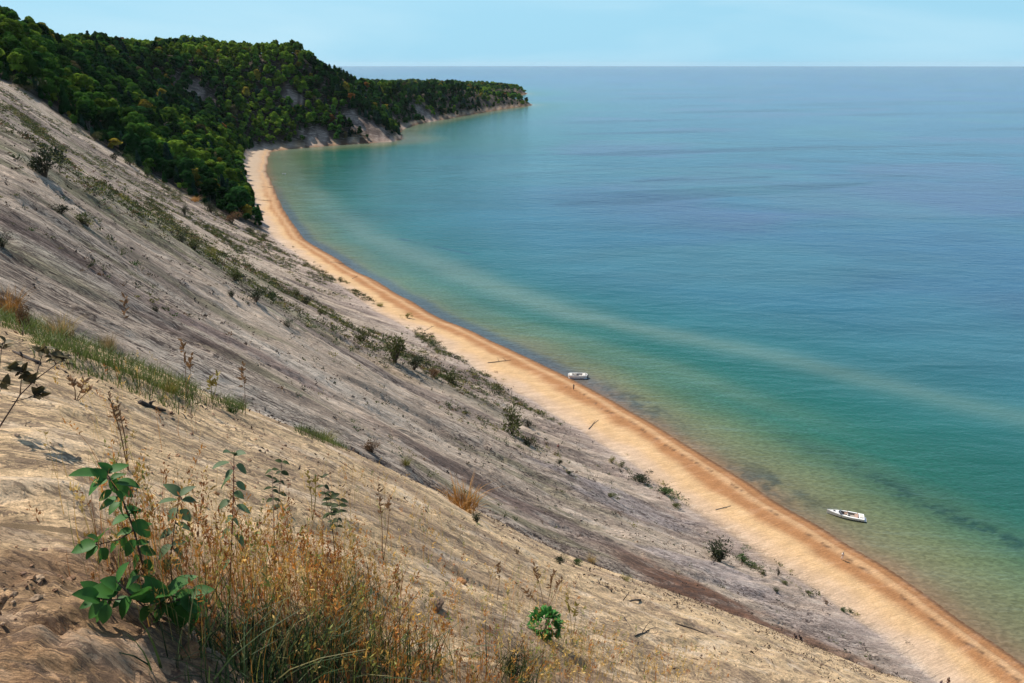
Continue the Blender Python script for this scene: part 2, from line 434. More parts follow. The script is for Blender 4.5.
# ---- base tones of the sands and soils (their own colours)
def mixa(a, b_, f): return a * (1 - f[..., None]) + np.array(b_) * f[..., None]
n_a = fbm(X / 40, Y / 40, 4, 201); n_b = fbm(X / 9, Y / 9, 3, 202)
al = X * -.888 + Y * -.46; ac = X * -.46 + Y * .888
st = fbm(al / 55, ac / 9, 4, 203); st2 = fbm(al / 18, ac / 3.0, 3, 204)
tone = np.ones(sh + (3,)) * np.array((.65, .505, .385))
tone = mixa(tone, (.22, .165, .15), smooth(.0, .30, st) * .6)
tone = mixa(tone, (.46, .37, .30), smooth(.0, .4, n_a) * .5)
tone = mixa(tone, (.18, .19, .085), smooth(.12, .38, st2 + .5 * n_a - .1) * .55 * smooth(15, 60, WW))       # thin plant cover
apron = smooth(0, 1, 1 - WW / (20 + 6 * n_b)) * smooth(-1, 1, WW)
tone = mixa(tone, (.52, .40, .335), apron * .8)
wb = 2.4 * n_b + 2.0 * n_a
drybeach = 1 - smooth(-4.5, 2.5, WW + wb * 1.0)
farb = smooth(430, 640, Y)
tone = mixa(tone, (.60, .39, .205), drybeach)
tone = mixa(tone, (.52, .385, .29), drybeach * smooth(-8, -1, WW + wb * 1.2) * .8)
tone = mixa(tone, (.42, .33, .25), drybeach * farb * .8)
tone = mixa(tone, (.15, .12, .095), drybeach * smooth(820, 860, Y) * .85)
bwid = D - WW
wet = 1 - smooth(.36, .56, D / np.maximum(bwid, 1) + .05 * wb)
tone = mixa(tone, (.37, .18, .078), wet * (D > -5) * (1 - .75 * farb))
tone = mixa(tone, (.55, .34, .18), (smooth(2.4, 3.4, D + .3 * wb) * (1 - smooth(4.2, 6, D + .3 * wb))) * .8)
wrack = np.exp(-((D - 5.6 - .5 * wb) / .35) ** 2) * smooth(-.1, .2, vnoise(X / 1.1, Y / 1.1, 61)) * (Y < 190)
tone = mixa(tone, (.09, .05, .03), np.clip(wrack, 0, 1) * .8)
tone = mixa(tone, (.16, .085, .045), (1 - smooth(.4, 1.3, D)) )
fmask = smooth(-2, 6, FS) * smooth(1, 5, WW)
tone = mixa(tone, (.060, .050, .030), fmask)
# bare scarps in the wooded bluff
SCARPS = [(-150, 1085, 24, .9), (-140, 892, 12, .9)]
scarp_pts = []
for px_, py_, r_, a_ in [(312, 137, 16, 1), (326, 138, 14, 1), (362, 130, 15, 1), (375, 134, 16, 1), (388, 137, 15, 1), (352, 118, 12, 1), (372, 116, 12, 1), (342, 84, 13, .9), (427, 116, 26, 1), (433, 121, 24, 1), (380, 122, 10, 1)]:
    q_ = hit(px_, py_, 300)
    if q_: scarp_pts.append((q_[0], q_[1], r_, a_))
def scarp_mask(x, y, d):
    m_ = 0 * x
    for sx, sy, sr, a in SCARPS + scarp_pts:
        if a: m_ = np.maximum(m_, a * (1 - smooth(.5, 1.0, np.hypot(x - sx, y - sy) / sr + .45 * vnoise(x / 11, y / 11, 300))))
    return m_
SLIDES = [((196, 92), 17), ((180, 86), 9), ((288, 95), 13), ((294, 103), 10)]   # scree chutes of the far bowl
slide_pts = []
for (px_, py_), rad_ in SLIDES:
    q_ = hit(px_, py_, 300)
    if q_: slide_pts.append((q_[0], q_[1], rad_))
def slide_mask(x, y):
    m_ = 0 * x
    for sx, sy, sr in slide_pts:
        m_ = np.maximum(m_, 1 - smooth(.55, 1.0, np.hypot(x - sx, y - sy) / sr + .5 * vnoise(x / 8, y / 8, 310)))
    return m_
bare = np.maximum(scarp_mask(X, Y, D), slide_mask(X, Y)) * (FS > 5)
rockc = np.ones(sh + (3,)) * np.array((.42, .31, .25)); rockc = mixa(rockc, (.17, .12, .10), smooth(-.1, .3, vnoise(X / 6, Z / 2.5, 88)))
tone = tone * (1 - bare[..., None]) + rockc * bare[..., None]
# near knoll: warm dry sand, rusty edge, darker earth at the feet
rN = np.hypot(X, Y)
knoll = np.ones(sh + (3,)) * np.array((.77, .54, .315))
knoll = mixa(knoll, (.50, .345, .215), smooth(0, .4, fbm(X / 2.4, Y / 1.1, 4, 401)))
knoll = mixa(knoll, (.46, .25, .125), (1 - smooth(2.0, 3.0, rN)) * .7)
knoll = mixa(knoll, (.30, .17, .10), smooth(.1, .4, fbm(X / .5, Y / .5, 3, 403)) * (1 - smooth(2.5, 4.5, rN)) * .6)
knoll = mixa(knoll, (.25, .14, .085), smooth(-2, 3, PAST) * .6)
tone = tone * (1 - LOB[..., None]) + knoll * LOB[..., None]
rust = np.exp(-(np.maximum(-PAST, 0) / 1)) * 0
valley = (LOB < .5) * np.exp(-np.maximum(PAST, 0) / 30) * smooth(0, 2, WW) * smooth(-20, 5, np.degrees(np.arctan2(X, Y)))
tone = mixa(tone, (.27, .145, .095), np.clip(valley * .6, 0, 1))
# patches of differently coloured sand on the face: (view hit, length down the slope, width, colour, strength)
def face_patch(px_, py_, ln, wd, colr, amt):
    global tone
    q_ = hit(px_, py_, 38)
    if not q_: return
    a0 = q_[0] * -.888 + q_[1] * -.46; c0 = q_[0] * -.46 + q_[1] * .888
    e = np.hypot((al - a0) / ln, (ac - c0) / wd) + .55 * fbm(al / 9, ac / 3, 4, 640)
    tone = mixa(tone, colr, (1 - smooth(.45, 1.1, e)) * amt * (1 - LOB))
for p_ in [(660, 577, 9, 7, (.25, .125, .08), .8), (700, 597, 9, 7, (.25, .125, .08), .85), (745, 616, 9, 6, (.27, .14, .09), .85), (790, 636, 9, 6, (.27, .14, .09), .85), (835, 656, 8, 5, (.29, .16, .10), .7), (560, 520, 10, 4, (.26, .19, .17), .6), (490, 490, 9, 5, (.22, .15, .13), .7), (430, 460, 9, 4, (.24, .17, .14), .6),
           (150, 262, 7, 4, (.22, .16, .145), .55), (120, 285, 8, 4, (.21, .15, .135), .55), (175, 325, 6, 3, (.20, .13, .12), .8), (260, 355, 8, 4, (.23, .16, .15), .7), (20, 225, 6, 3, (.24, .17, .16), .6),
           (375, 362, 10, 5, (.50, .34, .21), .7), (330, 380, 14, 4, (.70, .60, .50), .6), (60, 260, 9, 4, (.70, .60, .50), .6), (250, 400, 9, 5, (.66, .56, .46), .6), (620, 500, 18, 7, (.50, .42, .40), .7), (720, 575, 16, 7, (.52, .43, .41), .7), (820, 625, 14, 6, (.54, .43, .38), .7),
           (200, 245, 22, 9, (.26, .25, .13), .5), (80, 190, 18, 8, (.25, .24, .13), .5), (270, 300, 22, 9, (.30, .27, .17), .5), (140, 215, 30, 9, (.27, .26, .14), .5), (455, 390, 20, 7, (.28, .25, .17), .5)]:
    face_patch(*p_)
mask = np.zeros(sh + (3,))
mask[..., 0] = .12 * (WW < 0) * (1 - LOB) + np.clip((.55 + .45 * smooth(-.3, .3, n_a + st)) * smooth(0, 10, WW), 0, 1) * (1 - LOB) + LOB * .75
mask[..., 1] = LOB; mask[..., 2] = (1 - smooth(-3, 2, WW)) * (1 - LOB)
# streamline coordinates (metres) down the fall line
fx = al.copy(); fy = ac.copy()
a2 = (X * .625 + Y * .78) * 8; c2 = (X * .78 - Y * .625) * 4.5
lob1 = LOB > .5
flow = np.stack([np.where(lob1, a2 + 500, fx), np.where(lob1, c2, fy), np.where(lob1, 9.0, 0)], -1)
feet = (smooth(-.1, .5, -X - .45 + .3 * fbm(X * 1.5, Y * 1.5, 2, 81)) * (1 - smooth(2.3, 3.4, rN))) > .4
flow[feet] = np.stack([X * 9 + 3000, Y * 9, 0 * X], -1)[feet]
V = np.stack([X, Y, Z], -1).reshape(-1, 3)
F = grid_faces(len(RR), len(TH), True)
MAT_LAND = land_mat()
dF = D.ravel()[F]; wF = WW.ravel()[F].mean(1); fF = FS.ravel()[F].mean(1); lF = LOB.ravel()[F].mean(1)
keep = dF.max(1) > -22
zone = np.where((wF < 0) & (lF < .3), 1, np.where(fF > 3, 2, 0))
me_all = mesh_np('all', V, F[keep], True)
VN = np.zeros(len(V) * 3, np.float32); me_all.vertices.foreach_get('normal', VN); VN = VN.reshape(-1, 3)
bpy.data.meshes.remove(me_all)
def submesh(name, fsel, kind_name, label, cat):
    f = F[fsel]; used, inv = np.unique(f, return_inverse=True)
    me = mesh_np(name, V[used], inv.reshape(f.shape), True, MAT_LAND)
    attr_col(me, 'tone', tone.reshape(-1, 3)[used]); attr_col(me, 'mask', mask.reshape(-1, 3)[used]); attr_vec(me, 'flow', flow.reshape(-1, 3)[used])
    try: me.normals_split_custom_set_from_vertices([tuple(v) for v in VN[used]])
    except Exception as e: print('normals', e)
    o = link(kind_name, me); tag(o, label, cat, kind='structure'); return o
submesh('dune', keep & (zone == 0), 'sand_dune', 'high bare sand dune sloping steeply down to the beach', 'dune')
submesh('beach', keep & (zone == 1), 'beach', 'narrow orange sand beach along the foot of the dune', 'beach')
submesh('hills', keep & (zone == 2), 'wooded_hills', 'wooded bluffs and headland beyond the dune', 'hills')

# ------------------------------------------------------------------ the lake
THW = np.concatenate([np.arange(-180, -60, 6.0), np.arange(-60, -42, 1.0), np.arange(-42, 42, .16), np.arange(42, 60, 1.0), np.arange(60, 180, 6.0)])
RW = np.concatenate([60 * 1.0065 ** np.arange(int(math.log(3000 / 60) / math.log(1.0065))), 3000 * 1.05 ** np.arange(51)])
XW, YW = polar(THW, RW)
S = -shore_dist(XW, YW)                           # metres offshore
rw = np.hypot(XW, YW)
k1 = fbm(XW / 45, YW / 45, 4, 501); k2 = fbm(XW / 11, YW / 11, 4, 502); k3 = fbm(XW / 3, YW / 3, 3, 503)
near = 1 - smooth(170, 260, YW)
cs = [(-3, (.20, .125, .07)), (1.5, (.17, .125, .075)), (6, (.135, .132, .075)), (14, (.115, .140, .072)), (24, (.065, .125, .070)), (38, (.018, .105, .078)), (60, (.012, .098, .082)), (110, (.014, .105, .118)), (200, (.020, .105, .155)), (420, (.024, .098, .175)), (1500, (.022, .072, .19)), (6000, (.012, .042, .15))]
wid = np.interp(YW, [0, 100, 190, 300, 450, 620, 760, 2000], [1.25, 1.15, .75, .45, .6, 1.2, 1.6, .8])
q = (S + 5 * k1 + 1.5 * k2) / wid
bed = np.stack([np.interp(q, [c[0] for c in cs], [c[1][i] for c in cs]) for i in range(3)], -1)
# pale offshore bar that swings away from the beach
dbar = np.interp(YW, [60, 120, 173, 211, 248, 300, 376, 500, 650, 800], [130, 108, 85, 64, 42, 34, 30, 24, 18, 14])
wbar = np.interp(YW, [60, 170, 250, 400, 700], [13, 11, 10, 13, 12])
bar = np.exp(-((S - dbar + 4 * k1 + 2 * k2) / wbar) ** 2)
bed = mixa(bed, (.115, .185, .150), bar * .70 * np.interp(YW, [60, 140, 190, 260, 300, 900], [.3, .35, .7, 1, 1, .5]))
dbar2 = dbar * .42
bed = mixa(bed, (.10, .16, .10), np.exp(-((S - dbar2 + 3 * k1) / 7) ** 2) * .5 * smooth(150, 200, YW))
# weed / cobble line
dw = np.interp(YW, [60, 110, 135, 165, 200], [34, 31, 27, 24, 14])
weed = np.exp(-((S - dw + 2.2 * k1) / 3.0) ** 2) * smooth(-.35, .1, k3 + .8 * k2) * (1 - smooth(165, 200, YW))
weed = weed * smooth(-.35, .25, fbm(XW / 1.6, YW / 1.3, 3, 551))
wl = np.interp(YW, [100, 128, 150, 172], [1, .95, .5, .1]); wtex = smooth(-.25, .3, fbm(XW / 2.2 + YW / 6, YW / .9, 4, 551))
bed = mixa(bed, (.012, .046, .040), np.clip(np.exp(-((S - dw + 2.2 * k1) / 3.6) ** 2) * (.35 + .75 * wtex) * wl * smooth(-.5, .1, k2), 0, 1) * .8)
blot = (1 - smooth(2.5, 5.5, np.abs(S - 4.5))) * np.exp(-((YW - 139) / 9) ** 2) + .8 * (1 - smooth(2, 5, np.abs(S - 5))) * np.exp(-((YW - 181) / 14) ** 2)
bed = mixa(bed, (.045, .055, .045), np.clip(blot * smooth(-.3, .2, k3 + k2), 0, 1) * .75)
dk = (1 - smooth(3.0, 7.5, S + 1.0 * k2)) * smooth(160, 215, YW) * (1 - smooth(420, 600, YW))  # steely shadow band along the farther shore, painted into the water colour
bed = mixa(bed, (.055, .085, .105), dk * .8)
# blue-violet drifts and dark cat's-paw lanes further out
far = smooth(120, 260, S)
v1 = fbm(XW / 170 + 3, YW / 95, 4, 601); v2 = fbm((XW + .2 * YW) / 420, (YW - .25 * XW) / 60, 4, 602)
bed = mixa(bed, (.060, .085, .175), far * smooth(.05, .4, v1) * .6)
bed = mixa(bed, (.008, .038, .085), far * smooth(.15, .38, v2) * .8)
bed = mixa(bed, (.040, .14, .17), smooth(20, 120, S) * smooth(.05, .5, fbm(XW / 210, YW / 150, 3, 603)) * .5)
for (p1, p2, wd_, am_) in [((640, 181), (765, 177), 7, .9), ((770, 158), (900, 165), 8, .8), ((900, 154), (1060, 156), 9, .9), ((700, 172), (900, 176), 6, .5), ((560, 205), (640, 196), 6, .5), ((400, 239), (470, 254), 1.6, .6)]:
    a_, b_ = [ray(*p)[:2] * (-EYE / ray(*p)[2]) for p in (p1, p2)]
    dx, dy = b_ - a_; tt = np.clip(((XW - a_[0]) * dx + (YW - a_[1]) * dy) / (dx * dx + dy * dy), 0, 1)
    dd = np.hypot(XW - a_[0] - tt * dx, YW - a_[1] - tt * dy) / (wd_ * (1 + .7 * fbm(XW / 50, YW / 25, 3, 660)))
    bed = mixa(bed, (.006, .036, .080), np.exp(-dd ** 2) * am_ * smooth(-.5, .1, fbm(XW / 30, YW / 12, 3, 661)))
shallow = np.clip(1 - smooth(8, 75, S), 0, 1) * .75 + .12
VW = np.stack([XW, YW, XW * 0], -1).reshape(-1, 3)
FW = grid_faces(len(RW), len(THW), True)
kw = S.ravel()[FW].max(1) > -8
usedw, invw = np.unique(FW[kw], return_inverse=True)
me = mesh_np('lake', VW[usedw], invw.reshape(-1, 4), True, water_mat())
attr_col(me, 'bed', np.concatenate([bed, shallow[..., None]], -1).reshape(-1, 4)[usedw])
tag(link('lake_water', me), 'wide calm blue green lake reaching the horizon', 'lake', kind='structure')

# ------------------------------------------------------------------ thin lake haze
hz = MB(); hz.box((0, 0, 70), (2 * 41000, 2 * 41000, 160)); hm = hz.mesh('haze')
mh_ = bpy.data.materials.new('thin_haze'); mh_.use_nodes = True; th_ = mh_.node_tree; th_.nodes.clear()
oh = th_.nodes.new('ShaderNodeOutputMaterial'); vh = th_.nodes.new('ShaderNodeVolumePrincipled')
vh.inputs['Color'].default_value = (.80, .90, 1, 1); vh.inputs['Density'].default_value = 1.0e-5; vh.inputs['Anisotropy'].default_value = .2
th_.links.new(vh.outputs[0], oh.inputs['Volume']); hm.materials.append(mh_)
tag(link('haze', hm), 'thin pale haze over the lake and far shore', 'haze', kind='stuff')
# ------------------------------------------------------------------ trees
TREECOL = {'dark': (.020, .060, .016), 'mid': (.052, .120, .020), 'lime': (.13, .20, .024), 'blue': (.028, .066, .042), 'yellow': (.24, .19, .030), 'orange': (.26, .115, .035), 'brown': (.12, .10, .045)}
def crown_quads(H, kind, nq, seed):
    r = np.random.default_rng(seed)
    if kind == 'conifer':
        t = r.random(nq) ** .75; z = H * (.14 + .86 * t); rad = .19 * H * (1 - t) ** .85 * (.55 + .45 * r.random(nq)) + .12
        a = r.random(nq) * 6.283; P = np.stack([rad * np.cos(a), rad * np.sin(a), z - .12 * rad], -1)
        nrm = np.stack([np.cos(a), np.sin(a), .9 + 0 * a], -1); size = H * (.045 + .05 * r.random(nq)) * (1.3 - .7 * t)
    else:
        nl = r.integers(7, 11); C = []; R = []
        for i in range(nl):
            a = r.random() * 6.283; h = r.random(); rr = .22 * H * math.sqrt(r.random()) * (1.15 - .6 * h)
            C.append((rr * math.cos(a), rr * math.sin(a), H * (.36 + .50 * h))); R.append(H * (.10 + .075 * r.random()))
        C.append((0, 0, H * .86)); R.append(H * .12); C = np.array(C); R = np.array(R)
        w_ = R ** 2 / (R ** 2).sum(); k = r.choice(len(R), nq, p=w_)
        v = r.normal(size=(nq, 3)); v /= np.linalg.norm(v, axis=1)[:, None]
        v[:, 2] = np.where(v[:, 2] < -.4, -v[:, 2], v[:, 2])
        P = C[k] + v * (R[k] * (.72 + .38 * r.random(nq)))[:, None] * np.array([1.15, 1.15, .95]); nrm = v + np.array([0, 0, .35]); size = H * (.042 + .045 * r.random(nq))
    nrm = nrm + r.normal(size=(nq, 3)) * .45; nrm /= np.linalg.norm(nrm, axis=1)[:, None]
    tmp = r.normal(size=(nq, 3)); u = np.cross(nrm, tmp); u /= np.linalg.norm(u, axis=1)[:, None]; v2 = np.cross(nrm, u)
    sf = math.sqrt(300.0 / nq) ** .95
    s = (size * sf)[:, None]
    j = lambda: (.7 + .6 * r.random((nq, 1)))
    Q = np.stack([P - u * s * j() - v2 * s * j() * .7, P + u * s * j() * .8 - v2 * s * j(), P + u * s * j() + v2 * s * j() * .7, P - u * s * j() * .7 + v2 * s * j()], 1)
    return Q.reshape(-1, 3)
def crown_mesh(name, H, kind, nq, seed, mat):
    V_ = crown_quads(H, kind, nq, seed)
    return mesh_np(name, V_, np.arange(len(V_)).reshape(-1, 4), False, mat)
def trunk_mesh(H, mat, seed, kind):
    r = random.Random(seed); m = MB()
    top = H * (.93 if kind == 'conifer' else .72)
    pts = [(0, 0, -.8), (0, 0, H * .12)] + [(r.uniform(-.02, .02) * H, r.uniform(-.02, .02) * H, top * q_) for q_ in (.4, .7, 1)]
    m.tube(pts, [.017 * H, .014 * H, .011 * H, .007 * H, .002 * H], 5)
    if kind != 'conifer':
        for i in range(6):
            a = r.random() * 6.283; z0 = H * r.uniform(.28, .6); l = H * r.uniform(.14, .24)
            m.tube([(0, 0, z0), (math.cos(a) * l * .5, math.sin(a) * l * .5, z0 + l * .5), (math.cos(a) * l, math.sin(a) * l, z0 + l * .85)], [.006 * H, .004 * H, .0015 * H], 4)
    return m.mesh('trunk', mat)
MAT_CROWN = leaf_mat('tree_leaves', objcol=True, scale=.35, noise=.5, transl=.3, spec=.0, rough=1)
MAT_CROWN_S = leaf_mat('wood_leaves', attr='tint', scale=.25, noise=.45, transl=.3, spec=.0, rough=1)
MAT_BARK = simple_mat('bark', (.16, .14, .12), .9, .35, 2.0)
KINDS = [('broad', 101), ('broad', 102), ('broad', 103), ('broad', 104), ('conifer', 105), ('conifer', 106)]
protos = [(crown_mesh('crown', 10, k, 1100 if k == 'broad' else 700, s_, MAT_CROWN), trunk_mesh(10, MAT_BARK, s_, k), k) for k, s_ in KINDS]

# candidate sites
def sites(x0, x1, y0, y1, step):
    gx = np.arange(x0, x1, step); gy = np.arange(y0, y1, step); A, B = np.meshgrid(gx, gy)
    A = A + rng.uniform(-.46, .46, A.shape) * step; B = B + rng.uniform(-.46, .46, B.shape) * step
    return A.ravel(), B.ravel()
parts_ = [sites(-560, -60, 300, 620, 5.7), sites(-700, -60, 620, 1000, 6.5), sites(-620, 60, 1000, 1450, 9), sites(-1000, 80, 1450, 3300, 13)]
TX = np.concatenate([p[0] for p in parts_]); TY = np.concatenate([p[1] for p in parts_])
az = np.degrees(np.arctan2(TX, TY)); ok = (az > -40) & (az < 4)
TX, TY = TX[ok], TY[ok]
TZ, TD, TW, TF, TL, _ = height(TX, TY)
bare_t = np.maximum(scarp_mask(TX, TY, TD), slide_mask(TX, TY))
lim = np.where(TY < 1000, 420, 5000)
ok = (TF > 1.5) & (TW > np.where(TY > 820, .6, 2.5)) & (TW < lim) & (bare_t < .45 + .5 * rng.random(len(TX)) * 0)
TX, TY, TZ, TD, TW, TF = [a[ok] for a in (TX, TY, TZ, TD, TW, TF)]
TR = np.hypot(TX, TY)
# line of sight of each tree top over the ground
vis = np.ones(len(TX), bool)
fr = np.linspace(.12, .985, 60)
HT = (6 + 10 * rng.random(len(TX)) ** 1.3) * np.where(TY > 1500, .8, 1) * np.where(TF < 14, .55, 1) * np.where(TW < 12, .75, 1)
for f_ in fr:
    gz = height(TX * f_, TY * f_, False)[0]
    ridge = gz > (EYE + (TZ + HT * .9 - EYE) * f_)
    vis &= ~ridge
TX, TY, TZ, TD, TW, TF, TR, HT = [a[vis] for a in (TX, TY, TZ, TD, TW, TF, TR, HT)]
print('trees', len(TX))
cn = fbm(TX / 60, TY / 60, 3, 701) + rng.normal(size=len(TX)) * .25
names = np.array(['dark'] * len(TX), dtype=object)
top_ = smooth(78, 92, TZ)  # sunlit plateau tops and backlit slope shade are put into the leaf colours
u_ = rng.random(len(TX))
names[cn > .06 - .35 * top_] = 'mid'
names[(cn > .42 - .50 * top_)] = 'lime'
names[(u_ < .20) & (names == 'dark')] = 'blue'
autumn = smooth(.15, .5, fbm(TX / 45 + 9, TY / 45, 2, 711))
names[u_ > .985 - .10 * autumn] = 'yellow'
names[u_ > .9975 - .012 * autumn] = 'orange'
names[(u_ > .955) & (u_ < .97)] = 'brown'
kd = rng.integers(0, 4, len(TX)); kd[(names == 'blue') | ((names == 'dark') & (u_ < .45))] = 4; kd[(kd == 4) & (rng.random(len(TX)) < .5)] = 5
def proj(x, y, z):
    dz = z - EYE; dep = y * math.cos(PITCH) - dz * math.sin(PITCH); up = y * math.sin(PITCH) + dz * math.cos(PITCH)
    return 512 + FPX * x / dep, 341.5 - FPX * up / dep
offs = (np.array([proj(a_, b_, c_)[0] for a_, b_, c_ in zip(TX, TY, TZ)]) < 4)
order = np.argsort(-(HT / TR) + offs * 99); NI = 290
ind = order[:NI]; rest = order[NI:]
rankpos = {}
WORDS = {'dark': 'dark green', 'mid': 'mid green', 'lime': 'bright yellow green', 'blue': 'deep bluish green', 'yellow': 'yellow autumn', 'orange': 'rusty orange autumn', 'brown': 'thin brownish'}
for n_, i in enumerate(ind):
    cm, tm, k = protos[kd[i]]
    root = bpy.data.objects.new('conifer_tree' if k == 'conifer' else 'broadleaf_tree', None); COL.objects.link(root)
    root.empty_display_size = .5
    root.location = (TX[i], TY[i], TZ[i] - .2); root.rotation_euler = (0, 0, rng.random() * 6.28)
    s_ = HT[i] / 10; root.scale = (s_ * rng.uniform(.85, 1.25), s_ * rng.uniform(.85, 1.25), s_)
    c = TREECOL[names[i]]; g = rng.uniform(.6, 1.45)
    cr = link('crown', cm, root); cr.color = (c[0] * g, c[1] * g, c[2] * g, 1)
    link('trunk', tm, root)
    px_, py_ = proj(TX[i], TY[i], TZ[i] + HT[i] * .6)
    edge = 'by the sand' if TF[i] < 13 else ('low down' if TW[i] < 30 else ('high up' if TZ[i] > 62 else 'halfway up'))
    edge += ', ' + ['at the left border', 'near the left border', 'left of the dip', 'under the dip', 'right of the dip', 'left of the scree', 'below the scree', 'right of the scree', 'towards the beach', 'nearest the beach'][int(np.clip(px_ / 26, 0, 9))]
    size_ = 'small' if HT[i] < 7.5 else ('tall' if HT[i] > 11.5 else 'medium')
    shape = 'pointed conifer' if k == 'conifer' else 'leafy tree'
    tag(root, f'{size_} {WORDS[names[i]]} {shape} {edge}', 'tree', 'trees on the wooded slope behind the dune')
# the rest of the wood, one mass
Vs = []; Ts = []
lods = [(650, 420), (1050, 190), (1600, 70), (9e9, 24)]
rr_ = TR[rest]; lo = 0
for hi, nq in lods:
    sel0 = rest[(rr_ >= lo) & (rr_ < hi)]; lo = hi
    for k in range(6):
        sel = sel0[kd[sel0] == k]
        if not len(sel): continue
        Q0 = crown_quads(10, KINDS[k][0], nq, KINDS[k][1] + nq)
        a = rng.random(len(sel)) * 6.283; s_ = HT[sel] / 10; wx = s_ * rng.uniform(.9, 1.35, len(sel)) * (1.15 if nq < 60 else 1)
        ca, sa_ = np.cos(a), np.sin(a)
        x_ = (Q0[None, :, 0] * ca[:, None] - Q0[None, :, 1] * sa_[:, None]) * wx[:, None] + TX[sel][:, None]
        y_ = (Q0[None, :, 0] * sa_[:, None] + Q0[None, :, 1] * ca[:, None]) * wx[:, None] + TY[sel][:, None]
        z_ = Q0[None, :, 2] * s_[:, None] + TZ[sel][:, None] - .6
        Vs.append(np.stack([x_, y_, z_], -1).reshape(-1, 3).astype(np.float32))
        c = np.array([TREECOL[names[i]] for i in sel]) * rng.uniform(.6, 1.5, (len(sel), 1))
        Ts.append(np.repeat(c, Q0.shape[0], axis=0).astype(np.float32))
Vs = np.concatenate(Vs); Ts = np.concatenate(Ts); print('forest quads', len(Vs) // 4)
me = mesh_np('forest', Vs, np.arange(len(Vs)).reshape(-1, 4), False, MAT_CROWN_S); attr_col(me, 'tint', Ts)
tag(link('forest', me), 'dense green forest covering the far bluffs and headland', 'forest', kind='stuff')
# ------------------------------------------------------------------ shrubs, grasses, litter on the sand
MAT_SHRUB = leaf_mat('shrub_leaves', objcol=True, scale=4, noise=.5, transl=.2, spec=.15)
MAT_STEM = simple_mat('woody_stems', (.11, .08, .055), .9, .3, 6)
def shrub_mesh(seed, nq, flat=.8):
    r = np.random.default_rng(seed); nl = 9
    C = np.stack([r.normal(size=nl) * .26, r.normal(size=nl) * .20, .22 + .5 * r.random(nl) * flat], -1); R = .12 + .13 * r.random(nl)
    k = r.integers(0, nl, nq); v = r.normal(size=(nq, 3)); v /= np.linalg.norm(v, axis=1)[:, None]
    P = C[k] + v * (R[k] * (.4 + .8 * r.random(nq)))[:, None]; P[:, 2] = np.abs(P[:, 2])
    d = v + r.normal(size=(nq, 3)) * .6 + np.array([0, 0, .6]); d /= np.linalg.norm(d, axis=1)[:, None]
    u = np.cross(d, r.normal(size=(nq, 3))); u /= np.linalg.norm(u, axis=1)[:, None]
    L = (.05 + .07 * r.random(nq))[:, None]; W = L * .22
    Q = np.stack([P, P + d * L * .5 + u * W, P + d * L, P + d * L * .5 - u * W], 1).reshape(-1, 3)
    return mesh_np('leaves', Q, np.arange(len(Q)).reshape(-1, 4), False, MAT_SHRUB)
def shrub_stems(seed):
    r = random.Random(seed); m = MB()
    for i in range(14):
        a = r.random() * 6.28; l = r.uniform(.3, .75); e = r.uniform(.25, .9)
        p1 = (math.cos(a) * l * .35 * e, math.sin(a) * l * .35 * e, l * .45); p2 = (math.cos(a) * l * .7 * e + r.uniform(-.05, .05), math.sin(a) * l * .7 * e, l)
        m.tube([(0, 0, -.08), p1, p2], [.016, .011, .004], 4)
    return m.mesh('stems', MAT_STEM)
def blades(mb_, x, y, z, n, h, spread, r, wid=.02, lean=.5, seg=3):
    for i in range(n):
        a = r.random() * 6.283; q = r.random() * spread; bx_, by_ = x + math.cos(a) * q, y + math.sin(a) * q
        hh = h * r.uniform(.5, 1.1); ln = r.uniform(.1, lean) * hh; a2 = a + r.uniform(-.8, .8)
        w_ = wid * r.uniform(.6, 1.2); fa = r.random() * 3.14; wx, wy = math.cos(fa) * w_, math.sin(fa) * w_
        V_ = []
        for k in range(seg + 1):
            t = k / seg; cx = bx_ + math.cos(a2) * ln * t ** 1.8; cy = by_ + math.sin(a2) * ln * t ** 1.8; cz = z - .03 + hh * (t - .18 * t * t * ln / hh * 2)
            tw = (1 - t) ** .7 if k < seg else .06
            V_ += [(cx - wx * tw, cy - wy * tw, cz), (cx + wx * tw, cy + wy * tw, cz)]
        mb_.add(V_, [(2 * k, 2 * k + 1, 2 * k + 3, 2 * k + 2) for k in range(seg)])
def tuft_mesh(seed, n=230):
    m = MB(); blades(m, 0, 0, 0, n, .85, .34, random.Random(seed), .010, .9); return m.mesh('blades', MAT_SHRUB)
def round_bush(seed, n=330):
    r = random.Random(seed); m = MB()
    for i in range(n):
        a = r.random() * 6.283; e = math.asin(r.uniform(-.25, 1)); q = r.uniform(.6, 1)
        d = Vector((math.cos(a) * math.cos(e), math.sin(a) * math.cos(e), math.sin(e)))
        p = Vector((0, 0, .38)) + Vector((d.x * .42, d.y * .42, d.z * .42)) * q
        dd = d + Vector((r.uniform(-.6, .6), r.uniform(-.6, .6), r.uniform(-.2, .6))); L_ = r.uniform(.10, .18)
        m.leaf(p, dd, (r.uniform(-.5, .5), r.uniform(-.5, .5), 1), L_, L_ * .6, .3, .25, 3)
    return m.mesh('leaves', MAT_SHRUB, True)
RBUSH = round_bush(9)
SHR = [(shrub_mesh(s_, 700), shrub_stems(s_)) for s_ in (1, 2, 3)]
TUF = [tuft_mesh(s_) for s_ in (4, 5, 6)]
PC = {'olive': (.085, .095, .030), 'dark': (.035, .045, .022), 'green': (.055, .10, .025), 'grey': (.15, .15, .10), 'orange': (.42, .22, .065), 'tan': (.40, .29, .13), 'brown': (.16, .09, .045), 'yellow': (.22, .20, .05), 'bright': (.045, .16, .03)}
